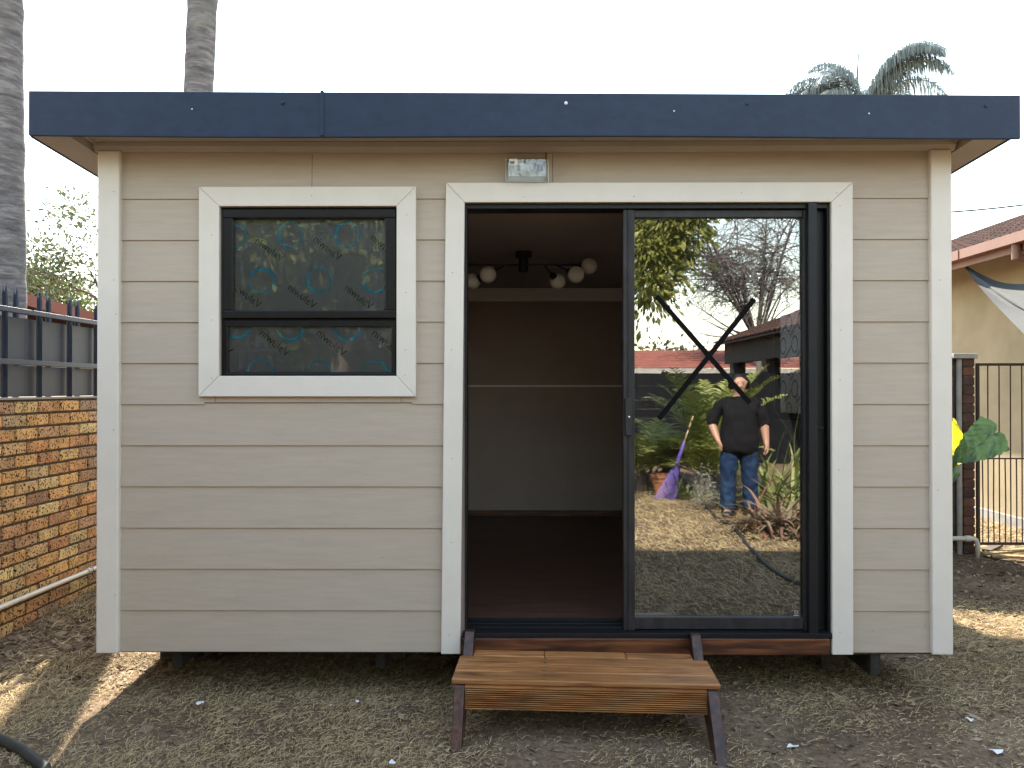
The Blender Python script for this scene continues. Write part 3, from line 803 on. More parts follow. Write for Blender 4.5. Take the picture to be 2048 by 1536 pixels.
def strip(a, b, wd):
    p, q = at(*a, ty), at(*b, ty); d = (q - p).normalized(); nrm = Vector((-d.z, 0, d.x)) * wd / 2
    mm = MB(); mm.prism([((p + nrm).x, (p + nrm).z), ((q + nrm).x, (q + nrm).z), ((q - nrm).x, (q - nrm).z), ((p - nrm).x, (p - nrm).z)], 'y', ty, ty + 0.0008)
    return mm.build('tape_strip', M['tape'], sdoor)
strip((1313, 592), (1500, 806), 0.024); ty -= 0.001; strip((1509, 598), (1318, 838), 0.024)
m = MB(); m.box(X(1250), X(1263), -0.012, 0.006, Z(871), Z(796)); hnd = m.build('door_handle', M['black'], sdoor, bevel=0.003)
m = MB(); c = at(1258, 834, -0.013); m.ball(c, 0.006, 10, 6, (1, .5, 1)); m.build('lock', M['steel'], sdoor)
m = MB(); c = at(1593, 1225, ty); m.lathe((0, 0, 0), [(0.007, 0), (0.009, 0)], 16); m.f = [f for f in m.f if len(f) == 4]
m.v = [(c.x + a, GY - 0.004, c.z + b) for a, b, _ in m.v]; m.add([(c.x - .013, GY - .004, c.z - .016), (c.x + .013, GY - .004, c.z - .016), (c.x + .013, GY - .004, c.z - .0135), (c.x - .013, GY - .004, c.z - .0135)], [(0, 1, 2, 3)])
m.build('glass_mark', M['white'], sdoor)
m = MB(); fx0 = X(1262); fx1 = dx1 - 0.075
m.box(fx0, fx0 + .04, 0.060, 0.092, pz0, pz1); m.box(fx1 - .03, fx1, 0.060, 0.092, pz0, pz1); m.box(fx0 + .04, fx1 - .03, 0.060, 0.092, pz0, pz0 + .05); m.box(fx0 + .04, fx1 - .03, 0.060, 0.092, pz1 - .04, pz1)
fdoor = m.build('fixed_door', M['alu'], cabin, bevel=0.002)
m = MB(); m.box(fx0 + .04, fx1 - .03, 0.074, 0.079, pz0 + .05, pz1 - .04); m.build('pane', M['glass_in'], fdoor)
m = MB(); m.box(X(1622), X(1650), 0.01, 0.03, Z(858), Z(853)); m.build('stop_bar', M['alu'], cabin)

# ---- timber under the door and the base
m = MB(); m.box(X(918), X(1655), -0.028, 0.08, Z(1306), dz0 - 0.003); m.build('threshold_beam', M['redwood'], cabin, bevel=0.006)
m = MB(); m.box(xl + 0.01, X(884), 0.004, 0.09, ZB - 0.008, ZB + 0.009); m.build('base_plate', M['pole'], cabin)
m = MB(); m.box(X(1700), xr - 0.01, 0.004, 0.09, ZB - 0.012, ZB + 0.009); m.build('base_plate', M['pole'], cabin)
for xx in (-1.70, -0.68, 0.42, 1.75):
    m = MB(); m.box(xx - 0.025, xx + 0.025, 0.012 if xx > 1 else 0.10, YR, 0.105, ZB - 0.014); m.build('bearer', M['darkwood'], cabin, bevel=0.004)
for xx, wd, yy, mm_ in ((-1.86, 0.11, 0.5, 'darkwood'), (-1.70, 0.07, 0.62, 'pole'), (-0.68, 0.05, 0.5, 'pole'), (0.42, 0.12, 0.6, 'concrete'), (1.68, 0.06, 0.35, 'pole'), (-1.7, .1, 3, 'concrete'), (-.68, .1, 3, 'concrete'), (.42, .1, 3, 'concrete'), (1.75, .1, 3, 'concrete'), (-0.05, .1, 1.7, 'concrete')):
    m = MB(); m.box(xx - wd, xx + wd, yy, yy + 0.2, -0.06, 0.106 if xx > -1.8 else 0.2); m.build('pier', M[mm_], cabin, bevel=0.006)

# ---- roof
m = MB()
zt = 2.846
prof = [(YF, zs(YF) + 0.06), (YR + 0.05, zs(YR + 0.05) + 0.06), (YR + 0.05, zs(YR + 0.05) + 0.09), (YF, zt - 0.006)]
m.prism(prof, 'x', ROOF_L + 0.012, ROOF_R - 0.012); m.build('roof_deck', M['roof'], cabin)
xj = X(643, 225, -0.235)
zl, zr_ = 2.869, Z(191, 2037, -0.235)
zl = Z(181.5, 60, -0.235); bl = Z(272, 57, -0.235); br = Z(276.5, 2040, -0.235)
def zt_at(x): return zl + (zr_ - zl) * (x - ROOF_L) / (ROOF_R - ROOF_L)
def zb_at(x): return bl + (br - bl) * (x - ROOF_L) / (ROOF_R - ROOF_L)
def sag(x): return 0.004 * math.sin(x * 1.9 + 0.6)
def fsheet(a, b, ya):
    n = 14; top = [(a + (b - a) * i / n) for i in range(n + 1)]
    poly = [(x, zb_at(x) + sag(x)) for x in top] + [(x, zt_at(x)) for x in reversed(top)]
    mm = MB(); mm.prism(poly, 'y', ya, -0.222); return mm
f1 = fsheet(ROOF_L, xj + 0.012, -0.2365).build('fascia_sheet', M['fascia'], cabin, bevel=0.003)
f2 = fsheet(xj, ROOF_R, -0.2395).build('fascia_sheet', M['fascia'], cabin, bevel=0.003)
m = MB(); m.box(xj - 0.004, xj + 0.012, -0.244, -0.2396, zb_at(xj) + 0.003, zt_at(xj) + 0.006); m.build('fascia_joint', M['fascia'], cabin, bevel=0.001)
for s, xx in ((0, ROOF_L), (1, ROOF_R)):
    m = MB(); a, b = (xx, xx + 0.010) if s == 0 else (xx - 0.010, xx)
    m.prism([(-0.221, zs(YF)), (YR + 0.05, zs(YR + 0.05)), (YR + 0.05, zs(YR + .05) + 0.09), (-0.221, (zl if s == 0 else zr_) - 0.001)], 'x', a, b)
    m.build('fascia_sheet', M['fascia'], cabin)
m = MB(); m.prism([(ROOF_L, zs(YR + .05)), (ROOF_R, zs(YR + .05)), (ROOF_R, zs(YR + .05) + .09), (ROOF_L, zs(YR + .05) + .09)], 'y', YR + 0.073, YR + 0.083); m.build('fascia_sheet', M['fascia'], cabin)
for px, py, r_, mt in ((1132, 206, .008, 'white'), (1348, 222, .004, 'steel'), (1495, 207, .008, 'fascia'), (1738, 227, .004, 'steel'), (384, 218, .0035, 'steel'), (565, 205, .008, 'fascia'), (645, 216, .003, 'steel'), (1972, 212, .008, 'fascia')):
    m = MB(); c = at(px, py, -0.2415); m.ball(c, r_, 10, 6, (1, 0.5, 1)); m.build('screw_cap', M[mt], cabin)
# soffit panels, front
xs_ = [xl - 0.045, X(663, 280, -0.12), X(1168, 280, -0.12), X(1676, 280, -0.12), xr + 0.045]
for i in range(4):
    m = MB(); a, b = xs_[i] + 0.0015, xs_[i + 1] - 0.0015
    m.prism([(-0.2205, zq(-0.2205) + 0.004), (0.012, zq(0.012) + 0.004), (0.012, zq(0.012) + 0.012), (-0.2205, zq(-0.2205) + 0.012)], 'x', a, b)
    m.build('soffit_panel', M['soffit'], cabin)
for a, b in ((ROOF_L + 0.0105, xl - 0.047), (xr + 0.047, ROOF_R - 0.0105)):
    m = MB(); m.prism([(-0.2205, zs(-.2205) + 0.004), (YR + 0.05, zs(YR + .05) + 0.004), (YR + .05, zs(YR + .05) + 0.06), (-0.2205, zs(-.2205) + 0.06)], 'x', a, b); m.build('soffit_panel', M['soffit'], cabin)
# cornice strips
m = MB()
n = 24; xa, xb = XL - 0.02, XR + 0.02
for i in range(n):
    a = xa + (xb - xa) * i / n; b = xa + (xb - xa) * (i + 1) / n
    q = lambda x: -0.008 * math.sin((x - xa) / (xb - xa) * math.pi)
    vs = []
    for x in (a, b):
        z0 = zq(-0.02) - 0.036 + q(x); vs += [(x, -0.022, z0), (x, -0.002, z0), (x, -0.002, zq(0) + 0.002), (x, -0.042, zq(-.042) + 0.002), (x, -0.042, z0 + 0.022)]
    m.add(vs, [(0, 1, 6, 5), (1, 2, 7, 6), (3, 4, 9, 8), (4, 0, 5, 9)])
m.build('cornice', M['soffit'], cabin)
for s, xx in ((-1, XL), (1, XR)):
    m = MB(); m.prism([(-0.2205, zq(-.2205) + .003), (3.4, zq(3.4) + .003), (3.4, zq(3.4) - 0.035), (-0.2205, zq(-.2205) - 0.001 if True else 0)], 'x', xx + s * 0.001, xx + s * 0.022)
    m.build('cornice', M['soffit'], cabin)

# ---- inside
m = MB(); m.box(xl + 0.072, xr - 0.072, 0.103, YR, fl - 0.03, fl); m.build('floor', M['int_floor'], cabin)
m = MB(); m.box(xl + 0.072, xr - 0.072, 0.088, YR, 2.425, 2.445); m.build('ceiling', M['int_ceil'], cabin)
zj = Z(772, 1090, YR)
for a, b in ((fl, zj - 0.006), (zj + 0.006, 2.424)):
    m = MB(); m.box(xl + 0.072, xr - 0.072, YR - 0.012, YR, a, b); m.build('wall_panel', M['int_wall'], cabin)
m = MB(); m.box(xl + 0.072, xr - 0.072, YR - 0.016, YR - 0.002, zj - 0.008, zj + 0.008); m.build('joint_strip', M['int_trim'], cabin)
m = MB(); yc = YR - 0.012; z2 = 2.424
m.prism([(yc, z2), (yc - 0.09, z2), (yc - 0.09, z2 - 0.012), (yc - 0.075, z2 - 0.018), (yc - 0.045, z2 - 0.055), (yc - 0.022, z2 - 0.085), (yc - 0.018, z2 - 0.105), (yc, z2 - 0.11)], 'x', xl + 0.075, xr - 0.075); m.build('moulding', M['int_trim'], cabin)
m = MB(); m.box(xl + 0.075, xr - 0.075, YR - 0.03, YR - 0.0125, fl + 0.001, fl + 0.055); m.build('skirting', M['redwood'], cabin)

# ================================================================== CEILING LAMP
cy_ = 1.42
c0 = at(1047, 510, cy_)
lampo = thing('ceiling_lamp', 'black branching ceiling lamp with round white globes inside the cabin', 'ceiling lamp', (c0.x, cy_, 2.42))
m = MB(); m.lathe((c0.x, cy_, 0), [(0.055, 2.4245), (0.055, 2.385), (0.035, 2.380), (0.033, 2.29), (0.02, 2.286)], 18); m.build('canopy', M['black'], lampo, smooth=False)
m = MB(); m.bar((c0.x - 0.42, cy_, 2.335), (c0.x + 0.42, cy_, 2.335), 0.012, 0.012); m.build('main_bar', M['black'], lampo)
for px, py, dy, ax in ((1178, 532, -0.03, 0.34), (1152, 549, -0.12, 0.22), (1115, 563, 0.10, 0.14), (976, 549, -0.12, -0.17), (945, 563, 0.08, -0.12), (916, 533, -0.03, -0.34)):
    g0 = at(px, py, cy_ + dy)
    a = Vector((c0.x + ax, cy_, 2.335)); d = (a - g0).normalized()
    m = MB(); m.tube([a, g0 + d * 0.04], 0.0055, 6); arm = m.build('arm', M['black'], lampo)
    m = MB(); m.tube([g0 + d * 0.072, g0 + d * 0.034], [0.02, 0.03], 12); m.build('cap', M['black'], arm)
    m = MB(); m.ball(g0, 0.055, 18, 12); m.build('globe', M['globe'], lampo, smooth=True)

# ================================================================== BULKHEAD LAMP
b0 = at(1011, 367, -0.02); b1 = at(1097, 320, -0.02); bx0, bx1, bz0, bz1 = b0.x, b1.x, b0.z + 0.002, b1.z
bl_ = thing('bulkhead_lamp', 'clear plastic bulkhead lamp with a bulb above the door frame', 'wall lamp', ((bx0 + bx1) / 2, -0.02, bz0))
m = MB(); m.box(bx0, bx1, -0.03, -0.0175, bz0, bz1); m.build('base', M['white'], bl_, bevel=0.006)
M['clear'] = glassmat('clear_plastic', 0.05, (0.86, 0.88, 0.88), 0.25, 40, 0.08)
m = MB(); p = 0.012
ring0 = [(bx0 + .002, -0.03, bz0 + .002), (bx1 - .002, -0.03, bz0 + .002), (bx1 - .002, -0.03, bz1 - .002), (bx0 + .002, -0.03, bz1 - .002)]
ring1 = [(bx0 + p, -0.085, bz0 + p), (bx1 - p, -0.085, bz0 + p), (bx1 - p, -0.085, bz1 - p), (bx0 + p, -0.085, bz1 - p)]
m.tube_rings([ring0, ring1], cap=False); m.f.append((4, 5, 6, 7)); m.build('cover', M['clear'], bl_, bevel=0.004)
m = MB(); frame_bars(m, bx0, bx1, bz0, bz1, 0.005, -0.036, -0.0302); m.build('rim', M['white'], bl_, bevel=0.002)
zc = (bz0 + bz1) / 2 + 0.008
m = MB(); m.tube([(bx1 - 0.03, -0.055, zc), (bx1 - 0.075, -0.055, zc)], 0.018, 14); m.build('bulb_holder', M['black'], bl_)
m = MB(); m.tube([(bx1 - 0.075, -0.055, zc), (bx1 - 0.10, -0.055, zc), (bx1 - 0.125, -0.055, zc), (bx1 - 0.15, -0.055, zc), (bx1 - 0.16, -0.055, zc)], [0.014, 0.022, 0.026, 0.02, 0.006], 14); m.build('bulb', M['globe'], bl_, smooth=True)
m = MB(); m.box(bx0 + 0.018, bx0 + 0.058, -0.0866, -0.0856, bz1 - 0.045, bz1 - 0.014); stk = m.build('sticker', M['paper'], bl_)
m = MB()
for i in range(7): m.box(bx0 + .022 + i * .0032, bx0 + .022 + i * .0032 + .0016 * (1 + i % 2 * .5), -0.0872, -0.0867, bz1 - .038, bz1 - .026)
m.build('barcode', M['ink'], stk)
m = MB(); m.tube([(bx1 - 0.012, -0.019, bz1), (bx1 - 0.012, -0.019, zq(0) - .03)], 0.003, 6); m.build('cable', M['black'], bl_)

# ================================================================== STEP
step = thing('wooden_step', 'oiled brown slatted wooden step standing in front of the sliding door', 'step', (0.30, -0.3, 0.0))
step.rotation_euler = (0, 0, R(-3.0))
sxl, sxr = -0.258, 0.862
tz = 0.252
for s, xa in ((0, sxl), (1, sxr - 0.045)):
    m = MB(); fo_ = 0.085 if s else 0.0; poly = [(-0.030, 0.20), (-0.030, 0.335), (-0.075, 0.335), (-0.165, tz - 0.0235), (-0.475, tz - 0.0235), (-0.60 - fo_, -0.03), (-0.50 - fo_, -0.03), (-0.36, 0.10)]
    m.prism(poly, 'x', xa, xa + 0.045); m.build('stringer', M['stringer'], step, bevel=0.004)
m = MB(); m.box(sxl + 0.047, sxr - 0.047, -0.460, -0.44, tz - 0.125, tz - 0.0245)
zr0 = tz - 0.125
for i in range(11):                                              # grooved face
    m.box(sxl + 0.047, sxr - 0.047, -0.476, -0.4602, zr0 + 0.003 + i * 0.0090, zr0 + 0.0074 + i * 0.0090)
m.build('riser', M['deck'], step)
yb = -0.085
for i, (d, over) in enumerate(((0.085, 0), (0.10, 1), (0.10, 1), (0.105, 1))):
    a, b = (sxl + 0.048, sxr - 0.048) if not over else (sxl - 0.012, sxr + 0.012)
    cuts = [a, X(1085, 1305, -0.1), X(1245, 1305, -0.1), b] if i == 0 else [a, b]
    for j in range(len(cuts) - 1):
        m = MB(); m.box(cuts[j] + (0.0008 if j else 0), cuts[j + 1] - 0.0008, yb - d + 0.010, yb, tz - 0.022, tz + random.uniform(-0.001, 0.001)); m.build('tread_board', M['deck'], step, bevel=0.005)
    yb -= d
m = MB()
for yy in (-0.19, -0.245, -0.30, -0.345, -0.40, -0.445):
    m.ball((0.13 + random.uniform(-.006, .006), yy, tz + 0.0005), 0.005, 8, 4, (1.3, 0.8, 0.25))
m.build('screw_heads', M['black'], step, kind='stuff')

# ================================================================== BRICKWORK
def brick_mesh(l, w_, h, seed):
    bm = bmesh.new(); bmesh.ops.create_cube(bm, size=1.0)
    r = random.Random(seed)
    for v in bm.verts:
        v.co.x *= l; v.co.y *= w_; v.co.z *= h
    bmesh.ops.bevel(bm, geom=list(bm.edges), offset=0.005, segments=1, affect='EDGES')
    for v in bm.verts: v.co += Vector((r.uniform(-.0012, .0012), r.uniform(-.0012, .0012), r.uniform(-.0012, .0012)))
    me = bpy.data.meshes.new('brick'); bm.to_mesh(me); bm.free(); me.shade_flat()
    return me
def make_brick(name, me, parent, loc, rz=0.0):
    o = bpy.data.objects.new(name, me); COL.objects.link(o); o.parent = parent
    o.location = Vector(loc) - ORG[parent.name]
    o.rotation_euler = (random.uniform(-.01, .01), random.uniform(-.006, .006), rz + random.uniform(-.01, .01))
    return o
BL, BH, J = 0.220, 0.0705, 0.015
WX = -3.13
wall = thing('brick_wall', 'yellow-brown speckled face brick boundary wall left of the cabin', 'wall', (WX - 0.11, 1.5, 0.0))
bms = [brick_mesh(0.106, BL, BH, i) for i in range(4)]
for me in bms: me.materials.append(M['brick'])
hb = [brick_mesh(0.106, BL, BH, 10 + i) for i in range(2)]
NCR = 17
z0 = -0.02
rest = MB()
cnt = 0
for c in range(NCR):
    z = z0 + BH / 2 + c * (BH + J)
    yy = -6.0 + (0.1175 if c % 2 else 0.0)
    while yy < 12:
        yc = yy + BL / 2
        if -0.3 < yc < 3.45:
            make_brick('brick', random.choice(bms), wall, (WX - 0.053 + random.uniform(-.003, .003), yc, z + random.uniform(-.0015, .0015))); cnt += 1
        else:
            rest.box(WX - 0.106, WX + random.uniform(-.003, .003), yc - BL / 2, yc + BL / 2, z - BH / 2, z + BH / 2)
        yy += BL + J
rest.build('distant_bricks', M['brick'], wall, kind='stuff')
zt_w = z0 + NCR * (BH + J)
m = MB(); m.box(WX - 0.20, WX - 0.014, -6.0, 12.0, -0.1, zt_w - 0.002); m.build('mortar_core', M['mortar'], wall)
m = MB(); m.box(WX - 0.22, WX + 0.004, -6, 12, zt_w - 0.001, zt_w + 0.014); m.build('wall_capping', M['concrete'], wall, bevel=0.005)
# white pipe clipped along the wall
pz = 0.182
pipe = thing('water_pipe', 'cream plastic water pipe running low along the brick wall', 'pipe', (WX + 0.03, 1.5, pz))
m = MB(); m.tube([(WX + 0.03, y, pz + 0.004 * math.sin(y * 2)) for y in np.linspace(-2.5, 6, 24)], 0.0165, 12); m.build('pipe_run', M['pvc'], pipe, smooth=True)
m = MB(); m.tube([(WX + 0.03, 1.80, pz), (WX + 0.03, 1.86, pz)], 0.022, 12); m.build('coupling', M['pvc'], pipe)
m = MB(); m.tube([(WX + 0.052, 1.82, pz - .02), (WX + 0.06, 1.83, pz), (WX + 0.05, 1.84, pz + .02), (WX + 0.02, 1.83, pz + .025), (WX + .05, 1.86, pz - .06), (WX + .06, 1.95, pz - .12)], 0.0025, 5); m.build('tie_wire', M['black'], pipe)

# ---- steel palisade on the wall
FX = -3.175
fence = thing('palisade_fence', 'charcoal steel palisade fence with sheet panels on top of the brick wall', 'fence', (FX, 1.5, zt_w))
ya_, yb_ = -6.0, 12.0
zrail1, zrail2, ztop = 2.005, 1.685, 2.13
m = MB(); m.box(FX + 0.04, FX + 0.075, ya_, yb_, zrail1 - 0.032, zrail1); m.build('rail', M['fence'], fence, bevel=0.003)
m = MB(); m.box(FX + 0.04, FX + 0.075, ya_, yb_, zrail2 - 0.034, zrail2); m.build('rail', M['fence'], fence, bevel=0.003)
pale = MB()
t = 0.003
for s in (0, 1):                                                # L-section with a pointed split top
    if s == 0: poly = [(-0.022, 0), (0.0, 0), (0.0, ztop - zt_w - 0.05), (-0.010, ztop - zt_w + 0.035), (-0.022, ztop - zt_w - 0.06)]
    else: poly = [(0, 0), (0.026, 0), (0.026, ztop - zt_w - 0.07), (0.016, ztop - zt_w + 0.02), (0.0, ztop - zt_w - 0.05)]
    if s == 0: pale.prism([(a, b) for a, b in poly], 'x', -t / 2, t / 2)
    else: pale.prism([(a, b) for a, b in poly], 'y', -t / 2, t / 2)
pm = pale.build('pale', M['pale'], fence)
y = ya_ + 0.1; i = 0; first = True
while y < yb_:
    front = i % 2 == 0
    loc = Vector((FX + (0.013 if front else -0.032), y, zt_w + 0.012)) - ORG[fence.name]
    if first: pm.location = loc; pm.data.transform(Matrix.Translation(ORG[fence.name])); first = False
    else: copy_obj(pm, fence, loc, (0, 0, random.uniform(-.03, .03)))
    y += 0.172; i += 1
y = ya_
while y < yb_:
    for za, zb_ in ((zt_w + 0.017, zrail2 - 0.036), (zrail2 + 0.0, 1.8455), (1.846, zrail1 - 0.05)):
        m = MB(); m.box(FX - 0.004, FX - 0.001, y + .001, min(y + 2.4, yb_) - .001, za, zb_); m.build('sheet_panel', M['fence'], fence)
    y += 2.4

# ================================================================== LEAVES, FRONDS, TREES
def leaf_cloud(centers, size, seed, up=0.3, aspect=0.45, droop=0.0):
    r = np.random.default_rng(seed); n = len(centers)
    d = r.normal(0, 1, (n, 3)); d[:, 2] -= droop; d /= np.linalg.norm(d, axis=1)[:, None]
    q = r.normal(0, 1, (n, 3)); q[:, 2] *= (1 - up)
    s = np.cross(d, q); s /= np.linalg.norm(s, axis=1)[:, None] + 1e-9
    L = (size * r.lognormal(0, 0.3, n))[:, None]; Wd = L * aspect
    nrm = np.cross(d, s)
    V = np.stack([centers - d * L * .5, centers + s * Wd * .5 + nrm * L * .06, centers + d * L * .5, centers - s * Wd * .5 + nrm * L * .06], 1).reshape(-1, 3)
    k = np.arange(n) * 4
    return V, np.stack([k, k + 1, k + 2, k + 3], 1)

def branch_tree(mb, base, d, length, rad, depth, rnd, tips, spread=0.6, curl=0.25, kids=(2, 3), shrink=0.72, gravity=0.0, nseg=4, twn=5):
    pts = [Vector(base)]; rr = [rad]; dd = Vector(d).normalized()
    for i in range(nseg):
        dd = (dd + Vector((rnd.gauss(0, curl), rnd.gauss(0, curl), rnd.gauss(0, curl) + gravity)) * 0.5).normalized()
        pts.append(pts[-1] + dd * length / nseg); rr.append(rad * (1 - 0.42 * (i + 1) / nseg))
    mb.tube(pts, rr, twn if depth > 1 else 3, cap=False)
    if depth == 0:
        tips.append((pts[-1], dd)); tips.append((pts[-2], dd)); return
    for k in range(rnd.randint(*kids)):
        at_ = pts[-1] if k == 0 else pts[rnd.randint(max(1, nseg - 2), nseg)]
        nd = (dd + Vector((rnd.gauss(0, spread), rnd.gauss(0, spread), rnd.gauss(0, spread)))).normalized()
        branch_tree(mb, at_, nd, length * shrink * rnd.uniform(0.75, 1.15), rr[-1] * 0.8, depth - 1, rnd, tips, spread, curl, kids, shrink, gravity, nseg, max(3, twn - 1))

def make_tree(name, label, base, h, seed, leaf, lsize, per_tip, depth=4, spread=0.55, r0=0.12, length=None, lean=(0, 0, 1), scat=0.25, aspect=0.5, bare=False, group=None, kids=(2, 3), gravity=0.03, droop=0.0, shrink=0.72):
    rnd = random.Random(seed)
    t = thing(name, label, 'tree', base, group)
    tr = MB(); b = Vector(base)
    top = b + Vector(lean).normalized() * h * 0.38
    tr.tube([b - Vector((0, 0, .1)), b.lerp(top, .5) + Vector((rnd.gauss(0, .03), rnd.gauss(0, .03), 0)), top], [r0 * 1.2, r0, r0 * .85], 9)
    tr.build('trunk', M['bark'], t, smooth=True)
    br = MB(); tips = []
    for k in range(4):
        a = k * 1.57 + rnd.random()
        d = Vector(lean).normalized() + Vector((math.cos(a) * .7, math.sin(a) * .7, .1))
        branch_tree(br, top, d, (length or h * 0.24), r0 * .6, depth, rnd, tips, spread, 0.25, kids, shrink, gravity)
    bo = br.build('branches', M['twig'] if bare else M['bark'], t, smooth=True)
    if not bare:
        r = np.random.default_rng(seed)
        C = np.array([p for p, d in tips]); C = np.repeat(C, per_tip, 0); C = C + r.normal(0, scat, C.shape) * np.array([1, 1, .8])
        V, Fq = leaf_cloud(C, lsize, seed, aspect=aspect, droop=droop)
        np_mesh('crown', V, Fq, leaf, t)
    return t

def frond(VV, FF, base, d, length, droop, nl, ll, rnd, width=0.02, rach=0.012, hang=0.35, vee=0.5):
    """feather leaf: rachis and pairs of leaflets; quads"""
    p = Vector(base); dd = Vector(d).normalized(); n = 14
    pts = [p.copy()]
    for i in range(n):
        dd = (dd + Vector((0, 0, -droop * (0.4 + i / n)))).normalized(); p = p + dd * (length / n); pts.append(p.copy())
    def quad(a, b, c, e):
        k = len(VV); VV.extend([tuple(a), tuple(b), tuple(c), tuple(e)]); FF.append((k, k + 1, k + 2, k + 3))
    for i in range(n):
        dirv = (pts[i + 1] - pts[i]).normalized(); sd = dirv.cross(Vector((0, 0, 1)))
        if sd.length < 1e-3: sd = Vector((1, 0, 0))
        sd.normalize(); up = sd.cross(dirv)
        ra, rb = rach * (1 - .8 * i / n), rach * (1 - .8 * (i + 1) / n)
        quad(pts[i] + sd * ra, pts[i] - sd * ra, pts[i + 1] - sd * rb, pts[i + 1] + sd * rb)
        quad(pts[i] + up * ra, pts[i] - up * ra, pts[i + 1] - up * rb, pts[i + 1] + up * rb)
    for k in range(nl):
        u = 0.14 + 0.86 * (k + .5) / nl; i = min(int(u * n), n - 1); q = pts[i].lerp(pts[i + 1], u * n - i)
        dirv = (pts[i + 1] - pts[i]).normalized(); sd = dirv.cross(Vector((0, 0, 1)))
        if sd.length < 1e-3: sd = Vector((1, 0, 0))
        sd.normalize(); up = sd.cross(dirv)
        L = ll * (math.sin(math.pi * min(1, .18 + u * .80)) ** .6) * rnd.uniform(.85, 1.1)
        for s in (-1, 1):
            ld = (sd * s + dirv * rnd.uniform(.35, .7) + up * vee * rnd.uniform(.2, 1)).normalized()
            mid = q + ld * L * .5; end = mid + (ld + Vector((0, 0, -hang * rnd.uniform(.6, 1.6)))).normalized() * L * .5
            wv = ld.cross(up).normalized() * width * .5 if abs(ld.dot(up)) < .98 else dirv * width * .5
            quad(q + wv * .6, q - wv * .6, mid - wv, mid + wv)
            quad(mid + wv, mid - wv, end - wv * .15, end + wv * .15)
def frond_obj(name, parent, mtl, specs, seed, **kw):
    rnd = random.Random(seed)
    for (b, d, L, dr, nl, ll) in specs:
        VV = []; FF = []
        frond(VV, FF, b, d, L, dr, nl, ll, rnd, **kw)
        np_mesh(name, np.array(VV), np.array(FF), mtl, parent)

def palm_trunk(t, base, top, r0, r1, seed):
    rnd = random.Random(seed); b = Vector(base); tp = Vector(top); n = 90; rings = []
    for i in range(n + 1):
        u = i / n; c = b.lerp(tp, u) + Vector((math.sin(u * 7 + seed) * .03, math.cos(u * 5) * .03, 0))
        r = r0 + (r1 - r0) * u + rnd.uniform(-.006, .006) + (0.006 if i % 3 == 0 else 0)
        if i < 4: r += (4 - i) * .03
        rings.append([c + Vector((math.cos(2*math.pi*j/20), math.sin(2*math.pi*j/20), 0)) * (r + rnd.uniform(-.004, .004)) for j in range(20)])
    m = MB(); m.tube_rings(rings); m.build('trunk', M['trunk'], t, smooth=True)
def palm_crown(t, top, seed, nf=11, L=3.0):
    rnd = random.Random(seed); specs = []
    for k in range(nf):
        a = 2 * math.pi * k / nf + rnd.uniform(-.2, .2)
        specs.append((top, (math.cos(a), math.sin(a), rnd.uniform(.3, 1.2)), L * rnd.uniform(.8, 1.1), .17, 50, .65))
    frond_obj('frond', t, M['palm'], specs, seed, width=.035, rach=.03, hang=.9)

# two tall palms on the left whose crowns are above the picture
p = at(0, 600, 4.3); q = at(8, 0, 4.3); dq = (q - p) / (q.z - p.z)
base = p - dq * p.z; top = base + dq * 11
t = thing('palm_tree', 'thick grey ringed palm trunk behind the steel fence at far left', 'palm tree', (base.x, base.y, 0), 'tall palms behind the cabin')
palm_trunk(t, base, top, 0.222, 0.205, 1); palm_crown(t, top, 5)
p = at(403, 180, 5.25); q = at(411, 0, 5.25); dq = (q - p) / (q.z - p.z)
base = p - dq * p.z; top = base + dq * 13
t = thing('palm_tree', 'slimmer grey ringed palm trunk rising behind the cabin roof', 'palm tree', (base.x, base.y, 0), 'tall palms behind the cabin')
palm_trunk(t, base, top, 0.168, 0.157, 2); palm_crown(t, top, 6)

# feather palm over the roof on the right
c = at(1716, 200, 22)
t = thing('palm_tree', 'feather palm with two drooping fronds showing above the cabin roof', 'palm tree', (c.x, c.y, 0))
palm_trunk(t, (c.x, c.y, 0), (c.x, c.y, c.z - 1.0), 0.2, 0.16, 3)
b = Vector((c.x, c.y, c.z - 0.75))
specs = []
rp = random.Random(4)
for sg, n_, L_, dr in ((-1, 11, 3.8, .255), (1, 11, 4.1, .23)):
    for k in range(n_):
        specs.append((b + Vector((0, 0, rp.uniform(-.3, .05))), (sg * rp.uniform(.16, .5), rp.uniform(-.3, .3), 1.0), L_ * rp.uniform(.85, 1.04), dr + rp.uniform(-.015, .03), 120, .95))
frond_obj('frond', t, M['palm_pale'], specs, 31, width=.034, rach=.03, hang=3.5, vee=-.4)
m = MB(); m.tube([b, b + Vector((-.02, 0, 1.6)), b + Vector((0.02, 0, 2.25)), b + Vector((.06, 0, 2.45))], [.04, .03, .02, .01], 6); m.build('spear_leaf', M['palm'], t)
# smaller palm behind the house roof
c = at(1955, 480, 17)
t = thing('palm_tree', 'small feather palm poking up behind the tiled house roof', 'palm tree', (c.x, c.y, 0))
palm_trunk(t, (c.x, c.y, 0), (c.x, c.y, c.z - .6), 0.18, 0.14, 4)
b = Vector((c.x, c.y, c.z - .7)); specs = []
for k in range(11):
    a = 2 * math.pi * k / 11; specs.append((b, (math.cos(a), math.sin(a), random.uniform(.5, 1.3)), random.uniform(1.5, 2.0), .19, 40, .55))
frond_obj('frond', t, M['palm_pale'], specs, 33, width=.04, rach=.025, hang=1.0)

